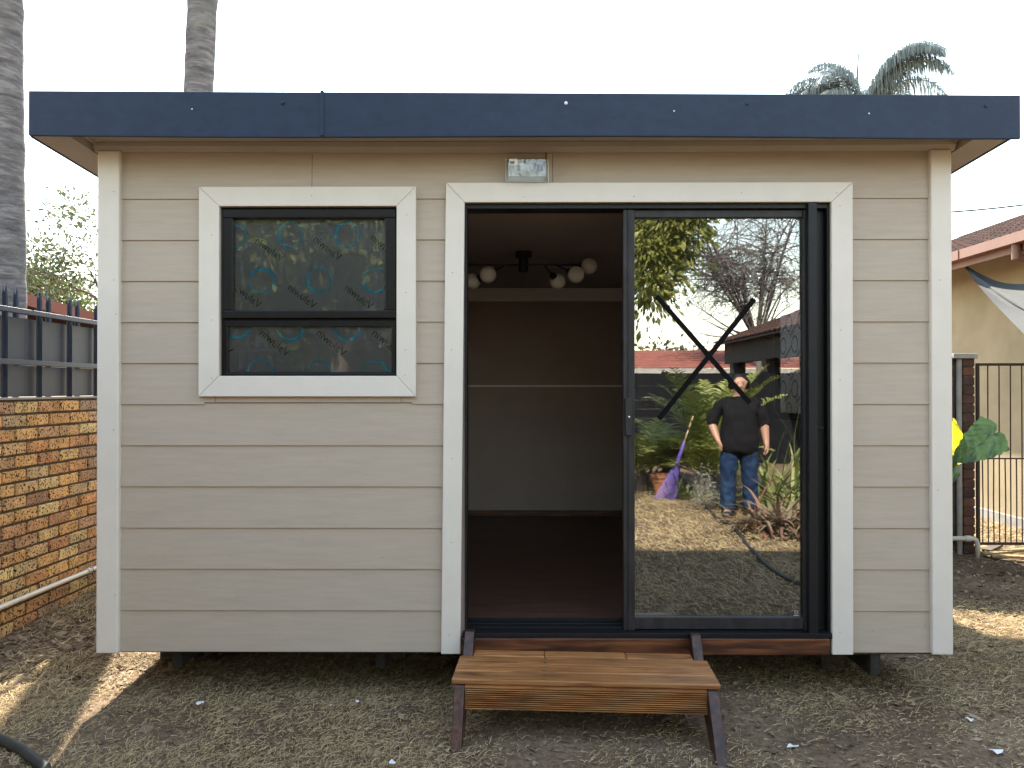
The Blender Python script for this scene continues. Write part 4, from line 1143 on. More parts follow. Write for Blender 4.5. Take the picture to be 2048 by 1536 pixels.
# trees beyond the fence
c = at(60, 640, 12); make_tree('tree', 'dark bushy olive-green tree beyond the fence beside the palm trunk', (c.x - .9, 12, 0), 4.6, 3, M['leaf_a'], .075, 80, 4, r0=.14, scat=.24)
c = at(20, 640, 14); make_tree('tree', 'bare branching tree in front of the bushy green tree beyond the fence', (at(95, 640, 10.5).x, 10.5, 0), 4.0, 21, None, 0, 0, 4, r0=.07, bare=True, kids=(2, 3), spread=.42)
c = at(150, 640, 15); make_tree('tree', 'bushy green tree low behind the fence spikes', (c.x, 15, 0), 4.0, 8, M['leaf_a'], .09, 70, 4, r0=.12, scat=.26)
c = at(215, 640, 9.5); make_tree('tree', 'pale airy tree beyond the fence partly hidden by the cabin corner', (c.x + .35, 9.5, 0), 4.9, 14, M['leaf_b'], .07, 34, 4, r0=.1, scat=.2)

# terracotta neighbour roof beyond the fence
pL = at(20, 585, 6.3); pR = at(300, 662, 9.2); pF = pL + (pL - pR) * .8; pB = pR + (pR - pL) * .5
nh = thing('neighbour_house', 'low house with terracotta roof edge just visible behind the fence spikes', 'house', (pL.x - 2, 8, 0))
m = MB(); vs = []
for p in (pF, pL, pR, pB):
    vs += [(p.x, p.y, p.z + .05), (p.x, p.y, p.z - .11), (p.x - 4, p.y + 1.2, p.z + .18), (p.x - .05, p.y, p.z - .11)]
m.add(vs, [(0, 4, 5, 1), (4, 8, 9, 5), (8, 12, 13, 9), (0, 2, 6, 4), (4, 6, 10, 8), (8, 10, 14, 12), (1, 5, 7, 3), (5, 9, 11, 7), (9, 13, 15, 11)]); m.build('roof', M['tile_red'], nh)
m = MB(); zz = min(pF.z, pB.z) - .12
m.add([(p.x - dx_, p.y, z) for p in (pF, pB) for dx_ in (.35, 3.5) for z in (0, zz)], [(0, 1, 5, 4), (2, 6, 7, 3), (0, 2, 3, 1), (4, 5, 7, 6), (1, 3, 7, 5)]); m.build('wall', M['plaster'], nh)

# ================================================================== HOUSE ON THE RIGHT
HX = 5.45; EX = 4.92
house = thing('tiled_house', 'cream plastered house with brown roof tiles and pink gutter on the right', 'house', (HX + 2, 5.0, 0.0))
eg = at(1970, 500, at(1970, 493, 4.3).y)
# eave height from the gutter line
ye = CAM.y + (EX - CAM.x) * F / (1970 - 1032); EZ = at(1970, 492, ye).z
m = MB(); m.box(HX, HX + .22, -2.5, 11.0, -0.1, EZ + 0.05); m.build('wall', M['plaster'], house)
m = MB(); m.box(HX - 0.04, HX - .002, -2.5, 11, -0.05, 0.11); m.build('plinth', M['concrete'], house)
RIDX = 8.5; RS = (4.36 - EZ) / (RIDX - EX); ang = math.atan(RS)
m = MB(); m.prism([(EX + .02, EZ - 0.02), (RIDX, EZ - .02 + RS * (RIDX - EX)), (RIDX, EZ - .06 + RS * (RIDX - EX)), (EX + .02, EZ - 0.06)], 'y', -2.5, 11); m.build('roof_underlay', M['bark'], house)
m = MB(); m.prism([(RIDX, EZ + RS * (RIDX - EX) - .06), (RIDX + 4, EZ - .1), (RIDX, EZ - .1)], 'y', -2.5, 11); m.build('gable', M['plaster'], house)
# roof tile: double roll
def tile_mesh(wd, ln):
    n = 8; V = []; Fc = []
    for j, (yy, zz) in enumerate(((0.0, 0.0), (0.0, 0.018), (ln, 0.004))):
        for i in range(n + 1):
            u = i / n; zc_ = 0.042 * (0.5 - 0.5 * math.cos(u * 4 * math.pi)) + zz
            V.append((u * wd - wd / 2, yy, zc_))
    for j in range(2):
        for i in range(n):
            a = j * (n + 1) + i; Fc.append((a, a + 1, a + n + 2, a + n + 1))
    me = bpy.data.meshes.new('roof_tile'); me.from_pydata(V, [], Fc); me.materials.append(M['tile']); return me
TW, TLn = 0.30, 0.345
tm = tile_mesh(TW, TLn + .06)
nrow = int((RIDX - EX) / math.cos(ang) / TLn)
rest = MB()
for r_ in range(nrow + 1):
    s = r_ * TLn - 0.05
    x = EX + s * math.cos(ang); z = EZ + 0.005 + s * math.sin(ang)
    yy = -2.4
    while yy < 11:
        if 3.4 < yy < 10.0:
            o = bpy.data.objects.new('roof_tile', tm); COL.objects.link(o); o.parent = house
            o.location = Vector((x, yy, z)) - ORG[house.name]
            o.rotation_euler = Euler((0, -ang, 0)).to_matrix().to_4x4().to_euler()
            o.rotation_euler = (Matrix.Rotation(-ang + random.uniform(-.012, .012), 4, 'Y') @ Matrix.Rotation(-math.pi / 2, 4, 'Z')).to_euler()
        else:
            T = Matrix.Translation((x, yy, z)) @ Matrix.Rotation(-ang, 4, 'Y') @ Matrix.Rotation(-math.pi / 2, 4, 'Z')
            rest.add([T @ v.co for v in tm.vertices], [tuple(p.vertices) for p in tm.polygons])
        yy += TW
rest.build('further_roof_tiles', M['tile'], house, kind='stuff')
m = MB(); m.prism([(EX - 0.10, EZ - .075), (EX - .11, EZ + .005), (EX - .125, EZ + .01), (EX - .125, EZ - .09), (EX - .02, EZ - .09), (EX - .02, EZ - .0), (EX - .028, EZ), (EX - .03, EZ - .075)], 'y', -2.5, 11); m.build('gutter', M['gutter'], house)
m = MB(); m.box(EX - .018, EX + .01, -2.5, 11, EZ - .16, EZ - .03); m.build('fascia_board', M['gutter'], house)
for yy in (4.6, 5.6, 6.6): 
    m = MB(); m.box(EX - .132, EX - .1252, yy, yy + .03, EZ - .092, EZ + .012); m.build('gutter_bracket', M['gutter'], house)
yd = at(2027, 515, 4.4).y
m = MB(); xd = EX - .06; yd = CAM.y + (xd) * F / (2030 - 1032)
m.tube([(xd, yd, EZ - .08), (xd, yd, EZ - .24)], .04, 12); m.tube([(xd, yd, EZ - .21), (HX - .05, yd - .02, EZ - .38), (HX - .05, yd - .02, 0.05)], .034, 10); m.build('downpipe', M['gutter'], house)

# shade sail tied under the gutter
a = at(1924, 527, CAM.y + (EX + .1) * F / (1924 - 1032)); b_ = at(2075, 570, 3.6); c_ = at(2090, 690, 2.9)
sail = thing('shade_sail', 'grey shade cloth hanging below the gutter of the tiled house', 'shade sail', tuple(a))
n = 14; V = []; Fc = []
b2 = a.lerp(b_, 1.0); idx = {}
for i in range(n + 1):
    for j in range(i + 1):
        u = i / n; v = j / max(i, 1)
        p = a.lerp(b_, u).lerp(a.lerp(c_, u), v)
        p.z -= 0.22 * math.sin(math.pi * u) * 0.3 + 0.04 * math.sin(v * 9 + u * 4) * u
        p.y += 0.10 * math.sin(v * 7) * u; p.x += .05 * math.sin(v * 9 + 1) * u
        idx[i, j] = len(V); V.append(tuple(p))
for i in range(n):
    for j in range(i + 1):
        Fc.append((idx[i, j], idx[i + 1, j], idx[i + 1, j + 1]))
        if j < i: Fc.append((idx[i, j], idx[i + 1, j + 1], idx[i, j + 1]))
m = MB(); m.add(V, Fc); m.build('cloth', M['cloth'], sail, smooth=True)
m = MB(); m.tube([a, a + Vector((.02, .02, .12))], .004, 5); m.build('tie_rope', M['pvc'], sail)
m = MB(); m.tube([b_, (HX - .005, b_.y + .25, b_.z + .35)], .005, 5); m.build('tie_rope', M['pvc'], sail)

# ---- gate pier and gate
GYP = 3.30
def gx_(px): return X(px, 900, GYP)
pier = thing('brick_pillar', 'dark brown brick gate pillar with concrete coping right of the cabin', 'pillar', (gx_(1925), GYP + .1, 0.0))
bm2 = [brick_mesh(BL, 0.106, BH, 20 + i) for i in range(3)]; bh2 = [brick_mesh(0.104, 0.106, BH, 30 + i) for i in range(3)]
for me in bm2 + bh2: me.materials.append(M['brick2'])
xp1 = gx_(1950); xp0 = xp1 - .104
ztop_p = Z(717, 1930, GYP); nc = int(ztop_p / (BH + J)) + 1
for c in range(nc):
    z = ztop_p - (BH + J) * (c + .5) + J / 2
    make_brick('brick', random.choice(bh2), pier, ((xp0 + xp1) / 2, GYP + .053, z))
    xx = gx_(1913) - (BL / 2 if c % 2 == 0 else BL * .25 + .003)
    k = 0
    while xx > 2.5:
        if k == 0 and c % 2: make_brick('brick', random.choice(bh2), pier, (gx_(1913) - .052, GYP + .09, z)); xx = gx_(1913) - .104 - J - BL / 2
        else:
            make_brick('brick', random.choice(bm2), pier, (xx, GYP + .09, z)); xx -= BL + J
        k += 1
m = MB(); m.box(2.4, xp0 - .006, GYP + .05, GYP + .2, -.05, ztop_p - .004); m.box(xp0 + .008, xp1 - .008, GYP + .008, GYP + .2, -.05, ztop_p - .004); m.build('mortar_core', M['mortar'], pier)
m = MB(); m.tube([(gx_(1921), GYP + .02, -.02), (gx_(1921), GYP + .02, ztop_p - .003)], .024, 12); m.build('conduit', M['concrete'], pier)
m = MB(); m.box(gx_(1905), xp1 + .012, GYP - .03, GYP + .22, ztop_p, ztop_p + .045); m.build('coping', M['concrete'], pier, bevel=.006)
m = MB(); m.box(2.4, gx_(1904.5), GYP + .01, GYP + .22, ztop_p, ztop_p + .03); m.build('coping', M['white'], pier, bevel=.006)
gate = thing('metal_gate', 'black steel bar gate standing beside the dark brick pillar', 'gate', (gx_(2050), GYP, 0.0))
ga, gb = xp1 + .012, xp1 + 1.05
zt1, zm1, zb1 = Z(729, 2000, GYP), Z(917, 2000, GYP), Z(1087, 2000, GYP)
for z in (zt1, zm1, zb1):
    m = MB(); m.box(ga, gb, GYP - .012, GYP + .012, z - .012 if z != zm1 else z - .006, z + .012 if z != zm1 else z + .006); m.build('rail', M['gate'], gate)
for x in (ga, gb):
    m = MB(); m.box(x, x + .025, GYP - .0125, GYP + .0125, zb1 + .0122, zt1 - .0122); m.build('post', M['gate'], gate)
x = ga + .055; k = 0
while x < gb:
    m = MB(); full = k % 2 == 1; zz = zt1 if full else zm1
    m.tube([(x, GYP, zb1), (x + random.uniform(-.003, .003), GYP + random.uniform(-.004, .004), (zb1 + zz) / 2), (x, GYP, zz)], .0062, 6); m.build('bar', M['gate'], gate)
    x += .0515; k += 1
# white elbow pipe at the foot of the pillar
z_ = Z(1077, 1930, GYP - .12)
ep = thing('waste_pipe', 'white plastic elbow pipe at the foot of the brick pillar', 'pipe', (gx_(1940), GYP - .12, 0))
m = MB(); xe = X(1955, 1080, GYP - .12)
m.tube([(2.3, GYP - .12, z_), (xe - .05, GYP - .12, z_), (xe - .015, GYP - .12, z_ - .012), (xe, GYP - .12, z_ - .05), (xe, GYP - .12, -.04)], .021, 12); m.build('pipe_run', M['pvc'], ep, smooth=True)
m = MB(); m.tube([(xe - .11, GYP - .12, z_), (xe - .06, GYP - .12, z_)], .027, 12); m.build('coupling', M['pvc'], ep)
# broken boards at the gate
for i, (px, py, ln, rz, lab) in enumerate(((2010, 1108, .5, .25, 'broken grey plank lying flat in front of the gate'), (2035, 1118, .4, -.35, 'short broken plank nearer the cabin than the other by the gate'), (1985, 1100, .3, .7, 'dark offcut of wood lying beside the brick pillar'))):
    d = F * 1.5 / (py - 778); c = at(px, py, CAM.y + d)
    m = MB(); dx, dy = math.cos(rz) * ln / 2, math.sin(rz) * ln / 2
    m.bar((c.x - dx, c.y - dy, .022), (c.x + dx, c.y + dy, .035), .08, .02)
    o = m.build('broken_plank', M['pole'] if i == 2 else M['stick'], None, bevel=.003); tag(o, lab, 'plank', 'planks by the gate')

# overhead cable
a = at(1700, 432, 14); b = at(2200, 388, 14)
m = MB(); m.tube([a.lerp(b, i / 12) - Vector((0, 0, .12 * math.sin(math.pi * i / 12))) for i in range(13)], .02, 5)
o = m.build('overhead_cable', M['black'], None); tag(o, 'thin dark overhead cable crossing the sky above the tiled house', 'cable')

# ---- elephant ear plant
def ear_mat(name, c, tr):
    m = bpy.data.materials.new(name); m.use_nodes = True
    n = m.node_tree.nodes; L = m.node_tree.links; b = n['Principled BSDF']; b.inputs['Roughness'].default_value = .4
    tc = n.new('ShaderNodeTexCoord'); no = n.new('ShaderNodeTexNoise'); no.inputs['Scale'].default_value = 14; no.inputs['Detail'].default_value = 4; L.new(tc.outputs['Object'], no.inputs['Vector'])
    cr = n.new('ShaderNodeValToRGB'); cr.color_ramp.elements[0].position = .3; cr.color_ramp.elements[1].position = .7
    cr.color_ramp.elements[0].color = (*[q * .75 for q in c], 1); cr.color_ramp.elements[1].color = (*[q * 1.2 for q in c], 1)
    L.new(no.outputs['Fac'], cr.inputs[0]); L.new(cr.outputs[0], b.inputs['Base Color'])
    t = n.new('ShaderNodeBsdfTranslucent'); L.new(cr.outputs[0], t.inputs[0])
    mx = n.new('ShaderNodeMixShader'); mx.inputs[0].default_value = tr; L.new(b.outputs[0], mx.inputs[1]); L.new(t.outputs[0], mx.inputs[2]); L.new(mx.outputs[0], n['Material Output'].inputs[0])
    return m
M['ear_y'] = ear_mat('backlit_ear_leaf', (0.52, 0.50, 0.02), 0.75)  # glow of the sun behind the leaf is put into the yellow
M['ear_g'] = ear_mat('green_ear_leaf', (0.075, 0.15, 0.06), 0.22)
M['vein'] = mat('leaf_vein', (.16, .24, .11), .5)
ear = thing('elephant_ear_plant', 'elephant ear plant with one yellow and one big green leaf beside the cabin', 'plant', (3.25, 2.2, 0.0))
def ear_leaf(base, tip, wid, nrm, mtl, fold=.12, veins=True):
    """heart-shaped leaf with a wavy rim and raised veins"""
    base = Vector(base); tip = Vector(tip); ax = tip - base; L = ax.length; ax.normalize(); nrm = Vector(nrm); sd = ax.cross(nrm).normalized(); nn = sd.cross(ax).normalized()
    n, mN = 24, 14; V = []; Fc = []
    for i in range(n + 1):
        u = i / n
        wv = wid * max(1 - u ** 1.6, 0) ** .75
        for j in range(-mN, mN + 1):
            v = j / mN; a_ = abs(v)
            back = -0.13 * L * math.sin(math.pi * a_ ** .62) * (1 - u) ** 2.2
            rim = 1 + .05 * math.sin(u * 40 + 2 * (v > 0)) * a_ ** 4
            vein = .007 * math.cos((u * 1.0 - a_ * .45) * 42) * a_ ** .5
            p = base + ax * (u * L + back) + sd * (v * wv * rim) + nn * (fold * wid * a_ ** 1.4 - .10 * L * (u - .4) ** 2 + vein + .012 * math.sin(u * 17 + v * 3))
            V.append(tuple(p))
    w_ = 2 * mN + 1
    for i in range(n):
        for j in range(w_ - 1):
            a = i * w_ + j; Fc.append((a, a + 1, a + w_ + 1, a + w_))
    m = MB(); m.add(V, Fc); lo = m.build('leaf', mtl, ear, smooth=True)
    if not veins: return lo
    vm = MB(); row = lambda i, j: Vector(V[i * w_ + mN + j])
    vm.tube([row(i, 0) for i in range(n + 1)], [.0045 * (1 - .8 * i / n) for i in range(n + 1)], 5)
    for i0_ in (1, 4, 7, 10, 13, 16):
        for sg in (-1, 1):
            pts = [row(min(i0_ + int(j * .30), n), sg * j) for j in range(0, mN - 1, 2)]
            vm.tube(pts, [.0026 * (1 - .6 * k / len(pts)) for k in range(len(pts))], 4)
    vm.build('veins', M['vein'], lo, smooth=True)
    return lo
yq = 2.2
def ep_(px, py, y=yq): return at(px, py, y)
lf = ear_leaf(ep_(1990, 866), ep_(1906, 924), .155, (0.2, -1, .45), M['ear_g'], .05)
lf['label'] = 'large dark green leaf'
lf = ear_leaf(ep_(1908, 918, 2.28), ep_(1907, 836, 2.25), .09, (-.2, -1, .1), M['ear_y'], .1, False); lf['label'] = 'yellow backlit leaf'
lf = ear_leaf(ep_(1885, 955, 2.3), ep_(1860, 840, 2.3), .12, (-.3, -1, .2), M['ear_g'])
M['stem'] = mat('leaf_stem', (.10, .17, .05), .5)
for a, b in ((ep_(1914, 921, yq + .012), (0, 0)), (ep_(1908, 928, 2.28), (-.03, .05)), (ep_(1885, 955, 2.3), (-.05, .02))):
    m = MB(); st = Vector((3.25 + b[0], 2.2 + b[1], -.02)); m.tube([st, st.lerp(a, .5) + Vector((-.06, 0, .06)), a.lerp(st, .12) + Vector((-.01, 0, .01)), a], [.022, .016, .011, .008], 8); m.build('stem', M['stem'], ear, smooth=True)

# ---- small things on the ground
def on_ground(px, py):
    d = F * 1.5 / (py - 778); return at(px, py, CAM.y + d)
hs = [on_ground(-260, 1466), on_ground(-110, 1478), on_ground(0, 1487), on_ground(45, 1510), on_ground(90, 1545), on_ground(100, 1620)]
pts = []
for i in range(len(hs) - 1):
    for k in range(5): pts.append(hs[i].lerp(hs[i + 1], k / 5) + Vector((0, 0, .02)))
m = MB(); m.tube(pts, .021, 10); o = m.build('garden_hose', M['hose'], None, smooth=True); tag(o, 'dark hose lying on the ground at the near left corner', 'hose')
labs = ['torn white paper scrap left of the step, nearest the cabin', 'thin white paper scrap between window and step', 'tiny white scrap close to the left of the step', 'white paper scrap cut by the bottom edge near the step', 'folded white paper scrap right of the step foot', 'small pale scrap on bare soil at the right', 'white crumpled scrap at the bottom right corner', 'small white scrap in the shade right of the step']
for (px, py, s), lab in zip(((400, 1413, .022), (665, 1418, .016), (715, 1409, .010), (785, 1533, .022), (1585, 1498, .028), (1940, 1443, .018), (1992, 1506, .03), (1477, 1340, .012)), labs):
    c = on_ground(px, py); a = random.random() * 3; V = []
    for k in range(7):
        t_ = k / 7 * 6.283; r_ = s * random.uniform(.55, 1.15); V.append((c.x + math.cos(t_) * r_, c.y + math.sin(t_) * r_ * .8, .012 + random.uniform(0, .014)))
    V.append((c.x, c.y, .022)); m = MB(); m.add(V, [(k, (k + 1) % 7, 7) for k in range(7)])
    o = m.build('paper_scrap', M['paper'], None); tag(o, lab, 'paper scrap', 'paper scraps on the grass')
c = on_ground(1830, 1403); m = MB(); m.bar((c.x - .045, c.y - .01, .012), (c.x + .03, c.y + .02, .018), .014, .006); o = m.build('wood_splinter', M['stick'], None); tag(o, 'pale split wood splinter on bare soil right of the step', 'splinter')
c = on_ground(1935, 1262); m = MB(); m.tube([(c.x - .3, c.y + .02, .02), (c.x - .1, c.y, .022), (c.x + .12, c.y - .01, .018)], [.016, .014, .01], 7); o = m.build('fallen_stick', M['bark'], None); tag(o, 'brown stick on the ground beside the right cabin corner', 'stick')

# ================================================================== THE GARDEN BEHIND THE CAMERA (seen in the door glass)
def rg(px, py):
    """point on the ground seen in the glass"""
    D = F * 1.5 / (py - 778); q = rf(px, py, D); return Vector((q.x, q.y, 0.0))

# dark boundary wall and a red-roofed house beyond
yb = -11.6
bw = thing('boundary_fence', 'dark grey slatted boundary fence reflected in the sliding glass', 'fence', (2, yb, 0))
for k in range(10):
    m = MB(); m.box(-9, 9, yb - .03, yb - (k % 2) * .004, .02 + k * .18, .02 + k * .18 + .177); m.build('slat', M['fence_dark'], bw)
for k in range(10):
    m = MB(); m.box(-9 + k * 2 - .06, -9 + k * 2 + .06, yb - .15, yb - .031, 0, 1.85); m.build('post', M['fence_dark'], bw)
rh = thing('red_roofed_house', 'long low house with red roof and white fascia reflected in the sliding glass', 'house', (4, -21, 0))
yE = -(21 - 3.75)
zE = rf(1400, 738, 21).z; zRr = rf(1400, 702, 25.5).z
m = MB()
for k in range(9):
    a0, a1 = k / 9, (k + 1) / 9
    y0_, y1_ = yE - 4.5 * a0, yE - 4.5 * a1; z0_, z1_ = zE + .03 + (zRr - zE) * a0, zE + .03 + (zRr - zE) * a1
    m.add([(-8, y0_, z0_ + .03), (16, y0_, z0_ + .03), (16, y1_, z1_), (-8, y1_, z1_), (-8, y0_, z0_), (16, y0_, z0_)], [(0, 1, 2, 3), (4, 5, 1, 0)])
m.build('roof', M['tile_red'], rh)
m = MB(); m.box(-8, 16, yE, yE + .04, zE - .17, zE + .02); m.build('fascia_board', M['concrete'], rh)
m = MB(); m.box(-7.5, 15.5, yE - 4, yE - .6, 0, zE - .1); m.build('wall', M['plaster'], rh)

# veranda with brown tiles
vx = 4.95; ve = 2.62
ver = thing('tiled_veranda', 'dark veranda with brown tiled roof reflected in the sliding glass', 'veranda', (vx + 1.5, -10, 0))
ya_, yb_ = -15.6, -6.2
m = MB(); rs = math.tan(R(21))
for k in range(11):
    s0, s1 = k * .34, (k + 1) * .34
    n = int((yb_ - ya_) / .15)
    V = []; Fc = []
    for j in range(n + 1):
        y = ya_ + (yb_ - ya_) * j / n; bz = .025 * (j % 2)
        V += [(vx + s0, y, ve + rs * s0 - .0 + bz), (vx + s0, y, ve + rs * s0 + .035 + bz), (vx + s1, y, ve + rs * s1 + .008 + bz)]
    for j in range(n): Fc += [(3*j, 3*j+3, 3*j+4, 3*j+1), (3*j+1, 3*j+4, 3*j+5, 3*j+2)]
    m.add(V, Fc)
m.build('roof_tiles', M['tile'], ver, kind='stuff')
m = MB(); m.prism([(vx + .02, ve - .01), (vx + 3.6, ve + rs * 3.6 - .03), (vx + 3.6, ve + rs * 3.6 - .07), (vx + .02, ve - .05)], 'y', ya_, yb_); m.build('rafters', M['darkwood'], ver)
m = MB(); m.box(vx + .25, vx + .45, ya_ + .2, yb_ - .1, ve - .5, ve + .05); m.build('beam', M['darkwood'], ver)
for yy in (-14.6, -12.2, -9.6, -7.0):
    m = MB(); m.box(vx + .2, vx + .5, yy - .15, yy + .15, 0, ve - .5); m.build('column', M['darkwood'], ver, bevel=.01)
m = MB(); m.box(vx + 3.2, vx + 3.4, ya_, yb_, 0, 3.6); m.build('wall', M['brick2'], ver)

# leafy tree: one crown over the camera's left shoulder, one hanging branch to the right
make_tree('leafy_tree', 'broad leafy garden tree with dense crown reflected in the window', (-2.6, -7.6, 0), 5.2, 41, M['leaf_c'], .15, 60, 4, r0=.16, scat=.34, length=1.25, aspect=.42)
make_tree('leafy_tree', 'dense dark shrub added to block the red roof in the window reflection', (-3.4, -9.2, 0), 4.0, 43, M['leaf_a'], .16, 60, 4, r0=.14, scat=.42, length=1.1, aspect=.5, lean=(0, 0, .5))  # second plant is added, blocks the roof's reflection in the lower pane
make_tree('leafy_tree', 'dense tree behind the shrub at the left of the window reflection', (-5.2, -8.6, 0), 5.0, 44, M['leaf_a'], .16, 50, 4, r0=.14, scat=.42, length=1.2, aspect=.5)
hg = thing('screening_hedge', 'added bank of foliage hiding the red roof from the window reflection', 'screening_hedge', (-3.6, -10.6, 0))  # added leaf bank, keeps roof and fence out of the lower pane's reflection
r = np.random.default_rng(5); nH = 16000
C = np.stack([r.uniform(-6.6, -1.2, nH), -10.6 + r.normal(0, .28, nH), r.random(nH) ** .8 * 2.75], 1); C[:, 2] += .25 * vnoise(C[:, 0], C[:, 1] * 0, 8, 2.0) * (C[:, 2] > 1.5)
V, Fq = leaf_cloud(C, .15, 12, aspect=.5); np_mesh('foliage', V, Fq, M['leaf_a'], hg)
m = MB()
for k in range(12): m.tube([(-6.4 + k * .45, -10.6, -.05), (-6.4 + k * .45 + random.uniform(-.1, .1), -10.6, 2.0)], [.035, .012], 6)
m.build('stems', M['bark'], hg)
def hanging(name, label, lo, hi, D, n, seed, leaf, size, base):
    a = rf(*lo, D); b = rf(*hi, D); r = np.random.default_rng(seed)
    t = thing(name, label, 'tree', base)
    rnd = random.Random(seed); tips = []; br = MB()
    tp = Vector((a.x * .6 + b.x * .4, a.y - .6, b.z + .5))
    m = MB(); m.tube([base, Vector(base).lerp(tp, .5) + Vector((-.2, 0, .3)), tp], [.13, .10, .07], 9); m.build('trunk', M['bark'], t, smooth=True)
    cl = []
    for k in range(26):
        c = Vector((rnd.uniform(a.x, b.x), a.y + rnd.uniform(-.6, .3), a.z + (b.z - a.z) * rnd.random() ** .8))
        if c.z < a.z + (b.z - a.z) * .35 and rnd.random() < .5: c.x = a.x + (b.x - a.x) * rnd.random() * .6
        br.tube([tp, tp.lerp(c, .5) + Vector((0, 0, .15)), c], [.025, .014, .006], 4, cap=False); cl.append(c)
    br.build('branches', M['bark'], t)
    C = np.repeat(np.array(cl), n // 26, 0); C = C + r.normal(0, .16, C.shape)
    V, Fq = leaf_cloud(C, size, seed, aspect=.4, droop=.8); np_mesh('crown', V, Fq, leaf, t)
hanging('leafy_tree', 'yellow-green leafy branches hanging into the top left of the glass reflection', (1262, 610), (1385, 420), 9.2, 6500, 51, M['leaf_c'], .085, (0.9, -6.6, 0))

# bare weeping tree behind the veranda
BD = 21.0
bt = rf(1520, 690, BD)
rnd = random.Random(77)
t = thing('bare_tree', 'leafless tree with a tangle of thin weeping twigs reflected in the sliding glass', 'tree', (bt.x, bt.y, 0))
m = MB(); m.tube([(bt.x + .1, bt.y, 0), (bt.x, bt.y, 1.6), (bt.x - .05, bt.y, bt.z)], [.14, .10, .07], 9); m.build('trunk', M['twig'], t, smooth=True)
m = MB()
def arc(a, b, lift, r0, r1, nseg=7, side=.25):
    a = Vector(a); b = Vector(b); md = Vector((rnd.gauss(0, side), rnd.gauss(0, side), lift)); pts = []
    for i in range(nseg + 1):
        u = i / nseg; pts.append(a.lerp(b, u) + md * (4 * u * (1 - u)) * .5 + Vector((rnd.gauss(0, .015), rnd.gauss(0, .015), rnd.gauss(0, .015))))
    m.tube(pts, [r0 + (r1 - r0) * i / nseg for i in range(nseg + 1)], 4 if r0 > .012 else 3, cap=False); return pts
top = Vector((bt.x - .05, bt.y, bt.z))
for k in range(20):
    px = rnd.uniform(1360, 1640); py = rnd.uniform(400, 570); e_ = rf(px, py, BD + rnd.uniform(-1.5, 1.5))
    P1 = arc(top, e_, rnd.uniform(.3, 1.3), .034, .014)
    for j in range(12):
        s_ = P1[rnd.randint(3, 7)]; e2 = s_ + Vector((rnd.gauss(-.2, .8), rnd.gauss(0, .7), rnd.gauss(.05, .5)))
        P2 = arc(s_, e2, rnd.uniform(0, .35), .016, .007)
        for q_ in range(7):
            s2 = P2[rnd.randint(2, 7)]; arc(s2, s2 + Vector((rnd.gauss(0, .45), rnd.gauss(0, .4), rnd.gauss(-.2, .4))), rnd.uniform(-.1, .25), .008, .004, 5, .12)
for px, py in ((1375, 600), (1400, 632), (1420, 655), (1385, 668), (1470, 560), (1560, 560), (1600, 600)):
    P1 = arc(top, rf(px, py, BD), rnd.uniform(.0, .4), .03, .006)
    for j in range(5):
        s_ = P1[rnd.randint(3, 7)]; arc(s_, s_ + Vector((rnd.gauss(-.3, .3), 0, rnd.gauss(-.05, .3))), .1, .008, .003)
m.build('branches', M['twig'], t)
# distant hazy bush above the red roof
make_tree('tree', 'small distant bush above the red roof in the glass reflection', (rf(1335, 700, 33).x, -29.5, 0), 3.3, 61, M['leaf_b'], .2, 10, 4, r0=.1, scat=.4)

# cycads and plants around the person
def cycad(name, label, c, specs_n, L, seed, up=(.5, 1.4), mtl='cycad', ll=.24, ang=None):
    rnd = random.Random(seed); t = thing(name, label, 'plant', (c.x, c.y, 0))
    m = MB(); m.lathe((c.x, c.y, 0), [(.10, -.03), (.13, .08), (.12, .22), (.06, .30)], 12); m.build('stump', M['bark'], t)
    sp = []
    for k in range(specs_n):
        a = (2 * math.pi * k / specs_n + rnd.uniform(-.2, .2)) if ang is None else rnd.uniform(*ang)
        sp.append((Vector((c.x, c.y, .25)), (math.cos(a), math.sin(a), rnd.uniform(*up)), L * rnd.uniform(.75, 1.1), .10, 34, ll))
    frond_obj('frond', t, M[mtl], sp, seed, width=.022, rach=.010, hang=.25)
cycad('cycad_plant', 'tall upright cycad with feathery fronds behind the person in the reflection', rf(1425, 935, 11.4), 18, 1.75, 91, (1.6, 4.0), ll=.30)
cycad('cycad_plant', 'low spreading cycad behind the terracotta pot in the reflection', rf(1335, 935, 11.8), 20, 1.25, 92, (.5, 1.6))
cycad('cycad_plant', 'arching feather-leaved plant at the left of the pot in the reflection', rf(1282, 955, 11.4), 16, 1.2, 93, (.6, 1.8))
cycad('cycad_plant', 'bushy feather-leaved plant between the rake and the person in the reflection', rf(1405, 960, 11.0), 22, 1.15, 94, (.5, 1.9))
